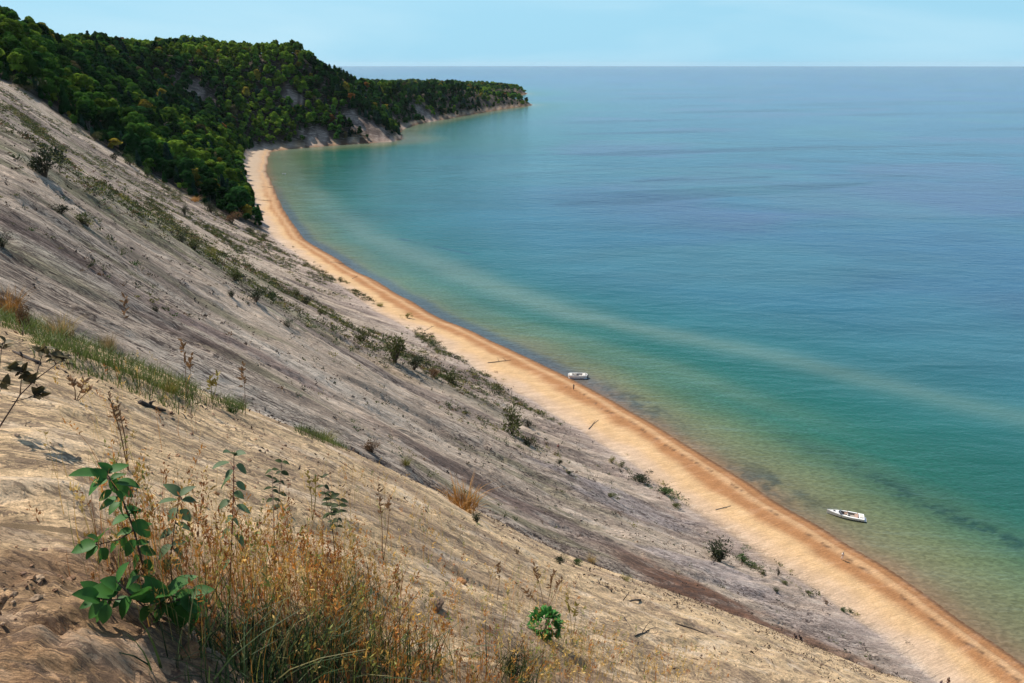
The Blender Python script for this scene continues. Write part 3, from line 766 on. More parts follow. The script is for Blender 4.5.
# px, py, width in px, kind, tone, height ratio, label
PL = [
(45,176,34,'s','dark',.8,'large dark twiggy shrub on the upper left of the dune face'),
(61,214,16,'s','dark',.6,'low dark shrub just below the large twiggy shrub, upper left'),
(87,226,22,'s','olive',.6,'spreading olive shrub at the end of the curved sand scarp, upper left'),
(3,247,16,'s','dark',.8,'dark shrub cut by the left edge of the photo'),
(29,92,16,'s','olive',.9,'olive shrub near the top left corner of the sand, against the wood'),
(95,140,10,'s','olive',.8,'small olive shrub on the crest beside the wood, nearest the top'),
(115,160,11,'s','dark',.8,'small dark shrub on the upper crest below the wood'),
(130,165,12,'s','green',.9,'rounded green shrub standing on bare sand close to the wood edge'),
(148,177,9,'s','green',1.1,'narrow upright green shrub close to the wood edge'),
(185,215,8,'s','dark',1.2,'small dark upright shrub amid bare pale sand'),
(194,201,12,'t','orange',.5,'low rusty tuft beneath the middle of the wood edge'),
(211,213,13,'s','dark',.9,'dark bushy shrub on the crest left of the rusty bush'),
(232,223,16,'s','brown',.8,'rusty brown bush on the crest near the foot of the wood'),
(250,232,10,'s','olive',.6,'low olive bush on the crest right of the rusty bush'),
(264,239,10,'s','olive',.6,'low olive bush on the crest closest to the beach'),
(195,250,14,'s','olive',.9,'olive bush in the middle of the long plant strip'),
(182,242,12,'s','dark',.7,'dark bush at the upper side of the long plant strip'),
(211,257,13,'t','yellow',1.3,'tall yellowish tuft of stalks in the plant strip'),
(235,281,17,'s','olive',.8,'olive shrub right of the yellowish stalks'),
(232,297,10,'s','dark',.8,'small dark shrub under the olive shrub'),
(256,302,22,'s','dark',.7,'dark shrub with pale twigs on the middle of the dune'),
(272,300,14,'s','green',.6,'green low shrub touching the dark twiggy shrub, middle of the dune'),
(157,312,9,'s','dark',.8,'tiny dark shrub above the curved scarp, left'),
(91,267,6,'s','dark',.7,'tiny lone dark shrub on pale sand at left'),
(296,297,12,'s','olive',.8,'left one of two neighbouring olive bushes above the beach bend'),
(306,305,13,'s','dark',.8,'right one of two neighbouring bushes above the beach bend'),
(320,315,11,'s','olive',.8,'olive bush lowest in the short diagonal row'),
(288,327,15,'s','grey',.6,'greyish flat shrub on the middle of the dune'),
(362,342,20,'s','olive',.7,'olive shrub at the upper end of the big shrub row'),
(395,362,32,'s','olive',1.0,'largest olive shrub of the big row in the middle of the dune'),
(414,370,22,'s','dark',.8,'dark shrub right below the largest olive shrub'),
(433,376,17,'s','brown',.7,'brownish shrub in the middle of the big shrub row'),
(454,385,24,'s','olive',.7,'olive shrub at the lower right end of the big shrub row'),
(407,318,8,'s','yellow',.8,'small yellow green bush alone on the beach sand'),
(380,306,8,'t','yellow',.7,'small yellow tuft at the back edge of the beach'),
(512,434,28,'s','olive',1.15,'tall olive brown bush standing alone on the grey slope'),
(528,427,13,'s','dark',.7,'small dark bush above right of the tall olive brown bush'),
(529,446,15,'s','dark',.7,'dark bush below right of the tall olive brown bush'),
(466,414,9,'s','dark',.6,'small dark bush left of the tall olive brown bush'),
(559,464,9,'s','dark',.6,'small dark bush on the grey slope near the crouching figure'),
(569,474,8,'s','dark',.6,'second small dark bush down the grey slope from the crouching figure'),
(612,463,9,'s','yellow',.7,'yellowish bush at the upper end of the beach back row'),
(622,467,9,'s','olive',.6,'small olive bush next to the yellowish one behind the beach'),
(610,497,14,'s','olive',.4,'flat olive plant patch on the lavender grey slope'),
(641,482,22,'s','dark',.5,'long dark green bush behind the beach, left of a pair'),
(664,494,20,'s','green',.5,'long dark green bush behind the beach, right of a pair'),
(676,507,12,'s','olive',.5,'low olive bush just below the pair behind the beach'),
(718,559,30,'s','dark',.75,'big dark green bush on the lower slope'),
(743,561,17,'s','green',.6,'green bush touching the right side of the big dark bush'),
(753,567,12,'s','green',.5,'small green bush third in the row from the big dark bush'),
(764,574,10,'s','olive',.5,'small olive bush fourth in the row from the big dark bush'),
(778,576,5,'s','dark',1.8,'thin upright plant on the pale lower slope'),
(776,591,8,'s','dark',.5,'flat dark bush below the thin upright plant'),
(785,584,8,'s','olive',.5,'small olive bush just right of the thin upright plant'),
(807,593,8,'s','olive',.5,'small olive bush halfway along the lower slope row'),
(826,604,6,'s','brown',.8,'tiny brown bush near the lower right slope'),
(844,612,8,'s','green',.6,'small green bush near the lower right, left of two'),
(850,612,5,'s','olive',.7,'tiny olive bush near the lower right, right of two'),
# near knoll
(6,312,34,'t','orange',.8,'golden orange grass tuft on the knoll edge at far left'),
(26,330,14,'s','brown',1.9,'dark reddish young plant standing upright on the knoll edge'),
(60,336,30,'t','tan',.9,'pale tan grass tuft on the knoll edge, left'),
(110,350,16,'t','tan',1.4,'tall thin tan grass tuft rising from the green strip'),
(168,392,24,'t','yellow',.8,'yellow green tuft at the lower end of the green strip'),
(230,412,20,'t','green',.6,'small green tuft on the knoll edge right of the green strip'),
(325,440,22,'t','yellow',.5,'low yellow green tuft on the knoll edge'),
(372,452,18,'s','brown',.8,'reddish brown dry bush on the knoll edge'),
(405,464,14,'t','yellow',.6,'small yellow tuft right of the reddish brown dry bush'),
(462,508,46,'t','orange',.72,'bright orange grass tuft on the knoll edge'),
(477,522,13,'s','dark',.9,'dark round clump right below the orange grass tuft'),
(517,554,7,'s','brown',.9,'tiny brown sprig on the pale knoll sand'),
(560,564,12,'s','dark',1.0,'dark sprig on the knoll edge, left of two'),
(576,565,12,'s','green',.9,'green sprig on the knoll edge, right of two'),
(591,562,12,'t','tan',.9,'pale tuft on the knoll edge beside the green sprig'),
(625,580,12,'t','yellow',.5,'yellowish tuft where the knoll edge dips'),
(545,636,34,'s','bright',.95,'small round bright green bush among dry grass at the bottom'),
(513,676,26,'s','dark',1.0,'dark green leafy clump at the bottom edge'),
]
r0 = random.Random(31)
for (px_, py_, wpx, kd_, tn, hr, lab) in PL:
    q_ = hit(px_, py_)
    if not q_ : continue
    dist = math.sqrt(q_[0] ** 2 + q_[1] ** 2 + (q_[2] - EYE) ** 2); wm = wpx * dist / FPX
    root = bpy.data.objects.new('shrub' if kd_ == 's' else 'grass_tuft', None); COL.objects.link(root)
    root.empty_display_size = .2; root.location = (q_[0], q_[1], q_[2] - .03 * wm); root.rotation_euler = (0, 0, r0.random() * 6.28)
    root.scale = (wm, wm, wm * hr * 1.1)
    c = PC[tn]; g = r0.uniform(.85, 1.2)
    if kd_ == 's':
        me1, me2 = SHR[r0.randrange(3)]
        if tn == 'bright': me1 = RBUSH
        o = link('leaves', me1, root); link('stems', me2, root)
    else: o = link('blades', TUF[r0.randrange(3)], root)
    o.color = (c[0] * g, c[1] * g, c[2] * g, 1)
    near_ = height(q_[0], q_[1])[4] > .5
    tag(root, lab, 'shrub' if kd_ == 's' else 'grass tuft', 'plants on the near knoll' if near_ else 'shrubs scattered over the dune')

# strips and sprinkles of low plants: nobody could count these
def scatter_project(n, x0, x1, y0, y1, test):
    X_ = rng.uniform(x0, x1, n); Y_ = rng.uniform(y0, y1, n); Z_, D_, W_, F_, L_, P_ = height(X_, Y_)
    dz = Z_ - EYE; dep = Y_ * math.cos(PITCH) - dz * math.sin(PITCH); up = Y_ * math.sin(PITCH) + dz * math.cos(PITCH)
    pxx = 512 + FPX * X_ / dep; pyy = 341.5 - FPX * up / dep
    k = test(pxx, pyy, X_, Y_, Z_, D_, W_, F_, L_) & (dep > 0)
    return X_[k], Y_[k], Z_[k], L_[k], pxx[k], pyy[k]
def seg_d(px_, py_, ax, ay, bx, by):
    dx, dy = bx - ax, by - ay; t = np.clip(((px_ - ax) * dx + (py_ - ay) * dy) / (dx * dx + dy * dy), 0, 1)
    return np.hypot(px_ - ax - t * dx, py_ - ay - t * dy)
def star_clumps(Xc, Yc, Zc, size, colr, nq, seed, flat=.7, thin=.22, lift=.9, leaf=1.0):
    """many small leafy clumps in one mesh with a tint each"""
    r = np.random.default_rng(seed); n = len(Xc)
    P = np.stack([Xc, Yc, Zc], -1)[:, None, :] + r.normal(size=(n, nq, 3)) * (size[:, None, None] * np.array([.36, .36, .18]))
    P[..., 2] = np.maximum(P[..., 2], Zc[:, None] - .02) 
    d = r.normal(size=(n, nq, 3)) + np.array([0, 0, lift]); d /= np.linalg.norm(d, axis=2)[..., None]
    u = np.cross(d, r.normal(size=(n, nq, 3))); u /= np.linalg.norm(u, axis=2)[..., None]
    L = (leaf * size[:, None] * (.22 + .35 * r.random((n, nq))))[..., None]; W = L * thin
    Q = np.stack([P - d * L * .2, P + d * L * .4 + u * W, P + d * L, P + d * L * .4 - u * W], 2).reshape(-1, 3)
    T = np.repeat(colr * r.uniform(.75, 1.3, (n, 1)), nq * 4, axis=0)
    return Q, T
MAT_SPR = leaf_mat('ground_plants', attr='tint', scale=2, noise=.3, transl=.15, spec=.1)
def stuff(name, QT, label, cat):
    Q = np.concatenate([a for a, b_ in QT]); T = np.concatenate([b_ for a, b_ in QT])
    me = mesh_np(name, Q, np.arange(len(Q)).reshape(-1, 4), False, MAT_SPR); attr_col(me, 'tint', T)
    return tag(link(name, me), label, cat, kind='stuff')
STRIPS = [((10,105),(90,190),5),((0,150),(40,185),6),((60,195),(130,262),6),((180,190),(262,240),5),((215,250),(330,318),7),((440,400),(520,440),5),((330,330),(380,350),6),((500,430),(545,450),6),((250,205),(300,245),4),((90,225),(150,275),5),((0,95),(60,150),6),((40,150),(110,205),9),((100,185),(170,240),12),((120,150),(180,200),5),((190,215),(240,250),6),((150,205),(250,292),10),((230,275),(300,310),8),((60,120),(95,145),4),
          ((340,282),(372,300),5),((420,334),(500,390),7),((500,392),(560,425),3),((270,245),(340,285),4),((300,300),(400,355),7),((400,355),(480,395),9),((470,395),(505,415),6),((612,463),(690,502),5),((735,560),(860,615),3),((0,200),(60,240),6)]
def t1(pxx, pyy, X_, Y_, Z_, D_, W_, F_, L_):
    p = 0 * pxx
    for (a, b_, w_) in STRIPS: p = np.maximum(p, 1 - seg_d(pxx, pyy, *a, *b_) / w_)
    p = np.maximum(p, np.where((pxx < 520) & (W_ > 6), np.where(pyy < 340, .26, .11), .02) * (fbm(X_ / 20, Y_ / 20, 2, 78) > -.1))
    return (rng.random(len(pxx)) < np.clip(p, 0, 1) ** .8 * .9 * np.clip(np.hypot(X_, Y_) / 200, .5, 1) * smooth(-.35, .15, fbm(X_ / 7, Y_ / 7, 2, 77))) & (L_ < .3) & (F_ < 1) & (W_ > -4)
X_, Y_, Z_, L_, pxx, pyy = scatter_project(230000, -260, 70, 55, 430, t1)
print('strip', len(X_))
pal = np.array([PC['olive'], PC['green'], PC['dark'], PC['yellow'], PC['brown'], PC['grey']])
cidx = rng.choice(6, len(X_), p=[.36, .14, .17, .15, .08, .10])
dd_ = np.hypot(X_, Y_)
s1 = star_clumps(X_, Y_, Z_, rng.uniform(.5, 1.5, len(X_)) * np.clip(dd_ / 130, .55, 1.1), pal[cidx], 34, 41, leaf=.5, thin=.3)
stuff('low_plants', [s1], 'low green and brown plants in strips across the dune face', 'low plants')
def t2(pxx, pyy, X_, Y_, Z_, D_, W_, F_, L_):
    a_ = X_ * -.888 + Y_ * -.46; c_ = X_ * -.46 + Y_ * .888
    q = fbm(a_ / 26, c_ / 9, 3, 900)
    return (rng.random(len(pxx)) < smooth(-.25, .3, q)) & (L_ < .3) & (F_ < 0) & (W_ > 3) & (pxx > -20) & (pxx < 1040)
X_, Y_, Z_, L_, pxx, pyy = scatter_project(80000, -260, 75, 35, 430, t2)
pal2 = np.array([(.10, .075, .06), (.06, .05, .045), PC['dark'], PC['olive'], (.20, .15, .11)])
s2 = star_clumps(X_, Y_, Z_, (.12 + .5 * rng.random(len(X_)) ** 2.2), pal2[rng.choice(5, len(X_), p=[.3, .25, .15, .12, .18])], 10, 42, thin=.35, lift=.3)
stuff('plant_litter', [s2], 'dark bits of bark, roots and dead plants strewn over the grey slope', 'litter')
# near knoll litter
def t3(pxx, pyy, X_, Y_, Z_, D_, W_, F_, L_):
    a_ = X_ * .625 + Y_ * .78; c_ = X_ * .78 - Y_ * .625
    q = fbm(a_ / 3.0, c_ / .6, 3, 910)
    return (rng.random(len(pxx)) < smooth(-.2, .35, q)) & (L_ > .7) & (pyy < 720)
X_, Y_, Z_, L_, pxx, pyy = scatter_project(26000, -12, 24, .8, 34, t3)
rr0 = np.hypot(X_, Y_)
s3 = star_clumps(X_, Y_, Z_, rng.uniform(.03, .12, len(X_)) * np.clip(rr0 / 8, .35, 1.4), np.array([(.10, .07, .05), (.18, .12, .08), (.05, .04, .035)])[rng.integers(0, 3, len(X_))], 5, 43, thin=.22, lift=.05)
stuff('bark_litter', [s3], 'small dark scraps of bark and twig scattered on the near sand', 'litter')
# green strip along the knoll edge
def t4(pxx, pyy, X_, Y_, Z_, D_, W_, F_, L_):
    p = np.maximum(1 - seg_d(pxx, pyy, 45, 345, 185, 400) / 17, 1 - seg_d(pxx, pyy, -20, 318, 40, 333) / 7)
    p = np.maximum(p, .5 - seg_d(pxx, pyy, 185, 398, 240, 410) / 12); p = np.maximum(p, .45 - seg_d(pxx, pyy, 300, 432, 345, 446) / 12)
    return (rng.random(len(pxx)) < np.clip(p, 0, 1)) & (L_ > .6)
X_, Y_, Z_, L_, pxx, pyy = scatter_project(160000, -14, 0, 4, 16, t4)
gm = MB(); rg = random.Random(5)
for a, b_, c in zip(X_[:9000], Y_[:9000], Z_[:9000]): blades(gm, a, b_, c, 2, .20, .05, rg, .004, 1.0, 2)
MAT_GREEN = leaf_mat('green_blades', (.095, .125, .03), scale=2.5, noise=.6, transl=.3)
tag(link('green_grass', gm.mesh('green_grass', MAT_GREEN)), 'strip of green grass along the left edge of the near knoll', 'grass', kind='stuff')
# ------------------------------------------------------------------ foreground grasses and leafy plants
MAT_GOLD = leaf_mat('golden_straw', attr='tint', scale=6, noise=.3, transl=.3, spec=.3)
def grass_field(name, X_, Y_, Z_, hs, cols, wid, seed, label, heads=.5, lean=.35, seg=4):
    """thin tapering stalks, each bent its own way, some with a seed head"""
    r = np.random.default_rng(seed); n = len(X_)
    a = r.random(n) * 6.283; ln = hs * r.uniform(.03, lean, n); ax, ay = np.cos(a) * ln + hs * .05, np.sin(a) * ln
    fa = r.random(n) * 3.1416; w_ = wid * r.uniform(.6, 1.3, n); wx, wy = np.cos(fa) * w_, np.sin(fa) * w_
    t = np.linspace(0, 1, seg + 1)[None, :]
    cx = X_[:, None] + ax[:, None] * t ** 2; cy = Y_[:, None] + ay[:, None] * t ** 2; cz = Z_[:, None] - .03 + hs[:, None] * (t - .25 * (ln / hs)[:, None] * t * t)
    tw = (1 - .75 * t)
    L_ = np.stack([cx - wx[:, None] * tw, cy - wy[:, None] * tw, cz], -1); R_ = np.stack([cx + wx[:, None] * tw, cy + wy[:, None] * tw, cz], -1)
    V_ = np.stack([L_, R_], 2).reshape(n, -1, 3); nv = V_.shape[1]
    base = (np.arange(n) * nv)[:, None]
    F_ = np.concatenate([np.stack([base + 2 * k, base + 2 * k + 1, base + 2 * k + 3, base + 2 * k + 2], -1) for k in range(seg)], 1).reshape(-1, 4)
    Vt = V_.reshape(-1, 3); T = np.repeat(cols, nv, axis=0)
    m_ = r.random(n) < heads; idx = np.where(m_)[0]; nh = 14
    tt = r.uniform(.72, 1.02, (len(idx), nh)); hx = X_[idx][:, None] + ax[idx][:, None] * tt ** 2; hy = Y_[idx][:, None] + ay[idx][:, None] * tt ** 2
    hz = Z_[idx][:, None] - .03 + hs[idx][:, None] * (tt - .25 * (ln / hs)[idx][:, None] * tt * tt)
    P = np.stack([hx, hy, hz], -1) + r.normal(size=(len(idx), nh, 3)) * .006
    d = r.normal(size=P.shape) * .5 + np.array([.1, 0, .9]); d /= np.linalg.norm(d, axis=2)[..., None]; u = np.cross(d, r.normal(size=P.shape)); u /= np.linalg.norm(u, axis=2)[..., None]
    l = r.uniform(.012, .028, (len(idx), nh, 1)); Q = np.stack([P, P + d * l * .5 + u * l * .16, P + d * l, P + d * l * .5 - u * l * .16], 2).reshape(-1, 3)
    Tq = np.repeat(cols[idx] * 1.1, nh * 4, axis=0)
    me = mesh_np(name, np.concatenate([Vt, Q]), [F_, np.arange(len(Q)).reshape(-1, 4) + len(Vt)], False, MAT_GOLD)
    attr_col(me, 'tint', np.concatenate([T, Tq]))
    return tag(link(name, me), label, 'grass', kind='stuff')
def poly_prob(pxx, pyy, blobs):
    p = 0 * pxx
    for (cx, cy, rx, ry, a) in blobs: p = np.maximum(p, a * np.clip(1.25 - np.hypot((pxx - cx) / rx, (pyy - cy) / ry), 0, 1))
    return p
GC = np.array([(.60, .36, .085), (.54, .22, .045), (.64, .44, .15), (.34, .13, .04), (.26, .27, .06)])
def tA(pxx, pyy, X_, Y_, Z_, D_, W_, F_, L_):
    return rng.random(len(pxx)) < poly_prob(pxx, pyy, [(270, 612, 120, 55, 1), (140, 570, 70, 40, .5), (330, 660, 110, 40, .8), (410, 690, 150, 28, .5), (200, 600, 90, 40, .6)])
X_, Y_, Z_, L_, pxx, pyy = scatter_project(60000, -2.6, 1.6, 1.2, 6.0, tA)
n = min(len(X_), 1900); print('gold', len(X_)); X_, Y_, Z_, pxx, pyy = X_[:n], Y_[:n], Z_[:n], pxx[:n], pyy[:n]
hs = (.12 + .46 * rng.random(n) ** 1.3) * np.interp(pxx, [60, 130, 250, 360, 480], [.8, 1.0, 1.0, .8, .6])
cc = GC[rng.choice(5, n, p=[.22, .30, .12, .24, .12])] * rng.uniform(.45, 1.15, (n, 1))
grass_field('dry_grass', X_, Y_, Z_, hs, cc, .0016, 51, 'tall golden dry grass stalks beside the leafy sapling', .45, .30)
def tB(pxx, pyy, X_, Y_, Z_, D_, W_, F_, L_):
    return rng.random(len(pxx)) < poly_prob(pxx, pyy, [(560, 670, 70, 35, .8), (430, 650, 120, 45, .45), (660, 675, 60, 20, .3), (540, 600, 60, 40, .15), (380, 560, 90, 60, .16), (130, 440, 60, 60, .10), (60, 500, 50, 50, .10), (350, 500, 50, 40, .10)])
X_, Y_, Z_, L_, pxx, pyy = scatter_project(30000, -5, 4, 1.6, 8.0, tB)
n = min(len(X_), 2600); print('goldB', len(X_)); X_, Y_, Z_, pxx, pyy = X_[:n], Y_[:n], Z_[:n], pxx[:n], pyy[:n]
cc = GC[rng.choice(5, n, p=[.25, .15, .3, .12, .18])] * rng.uniform(.7, 1.2, (n, 1))
grass_field('sparse_grass', X_, Y_, Z_, rng.uniform(.10, .42, n), cc, .0015, 52, 'thin scattered straw coloured grass on the near sand, bottom centre', .35, .4)
# dark green blades at the foot of the clump
def tC(pxx, pyy, X_, Y_, Z_, D_, W_, F_, L_):
    return rng.random(len(pxx)) < poly_prob(pxx, pyy, [(300, 670, 130, 32, 1), (230, 650, 60, 30, .6), (350, 610, 30, 20, .5), (515, 680, 25, 14, .5)])
X_, Y_, Z_, L_, pxx, pyy = scatter_project(40000, -2, 1.2, 1.2, 5.0, tC)
n = min(len(X_), 3200); print('green', len(X_)); X_, Y_, Z_ = X_[:n], Y_[:n], Z_[:n]
cc = np.array([(.040, .075, .022), (.065, .10, .03), (.02, .04, .015), (.20, .18, .07)])[rng.choice(4, n, p=[.4, .25, .25, .1])]
grass_field('green_blades', X_, Y_, Z_, rng.uniform(.12, .34, n), cc, .0038, 53, 'dark green grass blades at the foot of the golden clump', .0, 1.1)

def W3(px_, py_, dist):
    """a point dist metres ahead (horizontally) in a direction of view"""
    v = ray(px_, py_); v = v / math.hypot(v[0], v[1]); return Vector((v[0] * dist, v[1] * dist, EYE + v[2] * dist))
MAT_LEAF = leaf_mat('sapling_leaf', (.050, .15, .026), scale=14, noise=.35, transl=.35, spec=.25, rough=.55)
MAT_LEAFD = leaf_mat('dusty_leaf', (.10, .15, .065), scale=10, noise=.5, transl=.3, spec=.3)
MAT_LEAFK = leaf_mat('dark_olive_leaf', (.055, .075, .028), scale=10, noise=.5, transl=.25, spec=.15)
MAT_REDSTEM = simple_mat('red_stem', (.20, .055, .03), .6, .3, 20)
MAT_DSTEM = simple_mat('dark_stem', (.075, .045, .03), .7, .3, 20)
def leafy_plant(name, label, cat, stems, leaves, mstem, mleaf, L0=.07, extra=None, group=None):
    root = bpy.data.objects.new(name, None); COL.objects.link(root); root.empty_display_size = .05
    o0 = stems[0][0]; base = Vector(o0)
    root.location = base; tag(root, label, cat, group)
    sm = MB()
    for pts, r_ in [(s_[:-1], s_[-1]) for s_ in stems]:
        n_ = len(pts); sm.tube([Vector(p) - base for p in pts], [r_ * (1 - .6 * i / max(1, n_ - 1)) for i in range(n_)], 6)
    lm = MB(); rr = random.Random(len(leaves) * 7 + len(label))
    for (pos, dr, L, att) in leaves:
        pos = Vector(pos) - base; dr = Vector(dr).normalized()
        sm.tube([Vector(att) - base, (Vector(att) - base).lerp(pos, .6) + Vector((0, 0, .006)), pos], .0014, 4)
        lm.leaf(pos, dr, Vector((rr.uniform(-.3, .3) + .05, rr.uniform(-.4, 0), 1)), L, L * rr.uniform(.58, .74), rr.uniform(.15, .4), rr.uniform(.15, .4), 7)
    link('stem', sm.mesh('stem', mstem, True), root); link('foliage', lm.mesh('foliage', mleaf, True), root)
    return root
def plant_px(name, label, cat, dist, stem_px, leaf_px, mstem, mleaf, r_=.004, L0=.07, ddist=0.0, group=None):
    """stem_px: polylines of view directions; the first point of the first stands on the ground"""
    stems = []; P_all = []
    for k, sp in enumerate(stem_px):
        pts = [W3(a, b_, dist + ddist * i / max(1, len(sp) - 1)) for i, (a, b_) in enumerate(sp)]
        if k == 0:
            g_ = hit(*sp[0]); 
            if g_: pts[0] = Vector(g_) - Vector((0, 0, .02))
        stems.append(pts + [r_ * (1 if k == 0 else .75)]); P_all += pts
        for i in range(len(pts) - 1): P_all += [pts[i].lerp(pts[i + 1], q) for q in (.25, .5, .75)]
    leaves = []; rr = random.Random(len(leaf_px))
    for (ax, ay, bx, by) in leaf_px:                       # from petiole end to leaf tip
        dd = rr.uniform(-.035, .035)
        a = W3(ax, ay, dist + dd); b_ = W3(bx, by, dist + dd + rr.uniform(-.03, .02)); att = min(P_all, key=lambda p: (p - a).length)
        leaves.append((a, b_ - a, (b_ - a).length, att))
    return leafy_plant(name, label, cat, stems, leaves, mstem, mleaf, group=group)
d0 = hit(148, 590); dS = math.hypot(d0[0], d0[1]); print('sapling dist', dS)
plant_px('sapling', 'tall leafy green sapling with dark bare stem at lower left', 'sapling', dS,
    [[(148, 590), (142, 562), (134, 530), (122, 498), (107, 474)], [(134, 530), (118, 540), (96, 545)]],
    [(104, 476, 72, 470), (108, 472, 128, 462), (104, 478, 84, 491), (110, 478, 119, 493), (116, 483, 140, 482), (112, 473, 100, 462), (118, 497, 98, 508), (122, 500, 118, 518), (96, 545, 70, 549), (98, 542, 104, 526), (100, 548, 108, 560),
     (126, 505, 140, 520), (134, 528, 150, 520), (120, 540, 108, 552), (136, 540, 122, 556), (112, 490, 98, 500), (108, 480, 92, 484), (112, 488, 134, 494), (130, 515, 112, 522), (132, 522, 154, 534), (120, 538, 130, 550), (98, 546, 84, 556), (138, 550, 158, 552), (140, 556, 128, 570), (124, 508, 140, 508), (110, 480, 122, 472), (106, 480, 94, 468), (115, 492, 126, 500), (120, 502, 108, 512), (128, 512, 142, 510), (132, 530, 118, 532), (136, 545, 150, 540), (100, 542, 90, 534), (106, 552, 96, 562), (142, 562, 156, 568), (140, 570, 126, 580), (144, 576, 158, 584)], MAT_DSTEM, MAT_LEAF, .0045)
d1 = hit(160, 620); dL = math.hypot(d1[0], d1[1])
plant_px('sapling', 'low leaning green sapling with big leaves on the sand at lower left', 'sapling', dL,
    [[(158, 622), (150, 612), (134, 598), (117, 582)], [(150, 612), (172, 602), (196, 594)], [(134, 598), (112, 600), (92, 598)]],
    [(117, 582, 124, 562), (119, 584, 96, 604), (125, 590, 150, 592), (122, 588, 104, 578), (132, 596, 118, 618), (100, 600, 80, 590), (104, 602, 86, 618), (96, 600, 78, 606), (108, 604, 102, 624), (140, 602, 165, 586), (150, 604, 174, 588),
     (172, 602, 208, 592), (166, 603, 178, 618), (180, 599, 202, 610), (188, 597, 205, 632), (160, 606, 182, 578), (190, 596, 210, 586), (176, 600, 196, 620), (156, 610, 180, 612), (145, 600, 136, 584), (168, 604, 150, 622), (118, 592, 90, 588), (112, 598, 96, 612), (128, 596, 112, 606), (138, 596, 160, 578), (160, 600, 150, 580), (176, 598, 160, 590), (182, 604, 178, 630), (190, 600, 206, 606), (150, 606, 138, 622), (166, 596, 188, 572), (126, 588, 136, 574), (108, 604, 90, 622), (100, 596, 84, 580)], MAT_DSTEM, MAT_LEAF, .004)
d2 = hit(170, 580); dM = math.hypot(d2[0], d2[1])
plant_px('sapling', 'small green sapling growing between the leafy sapling and golden grass', 'sapling', dM,
    [[(172, 585), (170, 560), (174, 530), (180, 496)]],
    [(180, 496, 192, 484), (180, 496, 168, 482), (178, 500, 160, 498), (182, 500, 196, 499), (178, 508, 166, 518), (180, 510, 192, 520), (176, 524, 192, 528), (174, 530, 158, 536), (172, 545, 156, 556), (174, 550, 188, 560), (170, 560, 160, 574), (172, 545, 186, 540), (172, 562, 190, 574)], MAT_DSTEM, MAT_LEAFD, .003)
d3 = hit(232, 600); dR = math.hypot(d3[0], d3[1])
plant_px('tall_weed', 'tall weed with a red stem and drooping green leaves in golden grass', 'weed', dR,
    [[(228, 610), (231, 560), (233, 510), (234, 455)]],
    [(234, 455, 226, 448), (234, 455, 244, 451), (230, 462, 212, 466), (236, 465, 249, 472), (231, 478, 218, 486), (236, 482, 247, 489), (230, 500, 217, 507), (236, 505, 252, 511), (230, 530, 218, 538), (235, 535, 246, 545), (230, 560, 220, 569), (233, 470, 224, 477), (234, 492, 244, 497), (233, 515, 224, 522), (233, 520, 243, 527)], MAT_REDSTEM, MAT_LEAFD, .0035)
d4 = hit(335, 560); dW = math.hypot(d4[0], d4[1])
for (bx_, tops, lab) in ((335, [(330, 492), (322, 478), (340, 500)], 'dark leafy sprig standing right of the golden grass clump'), (275, [(272, 470), (282, 462)], 'thin dark leafed sprig rising behind the golden grass')):
    lv = []
    r5 = random.Random(bx_)
    for (tx, ty) in tops:
        for q in (0, .12, .25, .4, .55):
            x_ = tx + (bx_ - tx) * q; y_ = ty + (560 - ty) * q * .8
            for sgn in (-1, 1): lv.append((x_, y_, x_ + sgn * r5.uniform(5, 9), y_ + r5.uniform(-6, 4)))
    plant_px('leafy_sprig', lab, 'weed', dW, [[(bx_, 562), tops[0]]] + [[(bx_, 545), t_] for t_ in tops[1:]], lv, MAT_DSTEM, MAT_LEAFK, .003)
# twiggy plants at the left edge
d5 = hit(20, 430); dT = math.hypot(d5[0], d5[1])
lv = []; r5 = random.Random(12)
for (cx, cy) in ((43, 352), (55, 360), (22, 372), (30, 380), (2, 345), (3, 385), (40, 395), (62, 358), (14, 368)):
    for k in range(9): a = k * .7 + r5.random(); lv.append((cx + r5.uniform(-4, 4), cy + r5.uniform(-4, 4), cx + 11 * math.cos(a), cy - 7 * math.sin(a) - 3))
plant_px('leafy_shrub', 'sparse shrub with dark reddish leaves on slanting bare twigs at left edge', 'shrub', dT,
    [[(-6, 430), (20, 395), (35, 380), (43, 352)], [(20, 395), (22, 372)], [(35, 380), (62, 360)], [(-6, 430), (-4, 400), (3, 385)], [(-4, 400), (2, 345)], [(12, 402), (40, 395)]], lv, MAT_DSTEM,
    leaf_mat('reddish_leaf', (.11, .085, .035), scale=12, noise=.6, transl=.3), .004)
# stalks
def stalks(label, bx_, by_, tops, tone_, name='dry_stalk'):
    g_ = hit(bx_, by_); dd = math.hypot(g_[0], g_[1]); m_ = MB(); root = Vector(g_)
    for (tx, ty) in tops:
        e = W3(tx, ty, dd + .05) - root; m_.tube([(0, 0, -.02), e * .5 + Vector((.01, 0, 0)), e], [.0035, .0028, .0018], 4)
        rr = random.Random(int(tx))
        for k in range(16):
            q = e * rr.uniform(.6, 1.03); s_ = dd * .006
            m_.leaf(q, (rr.uniform(-1, 1), rr.uniform(-1, 1), rr.uniform(.2, 1.4)), (0, -1, .4), s_ * rr.uniform(.8, 1.8), s_ * .5, .1, .1, 2)
    o = link(name, m_.mesh(name, tone_), loc=root); tag(o, label, 'plant stalk', 'dry stalks on the near knoll')
MAT_STALK = leaf_mat('stalk_dry', (.26, .15, .075), scale=8, noise=.4)
MAT_STALKY = leaf_mat('stalk_yellow', (.34, .27, .07), scale=8, noise=.4)
stalks('tall dry brown stalk rising from the green strip, left', 122, 352, [(125, 298)], MAT_STALK)
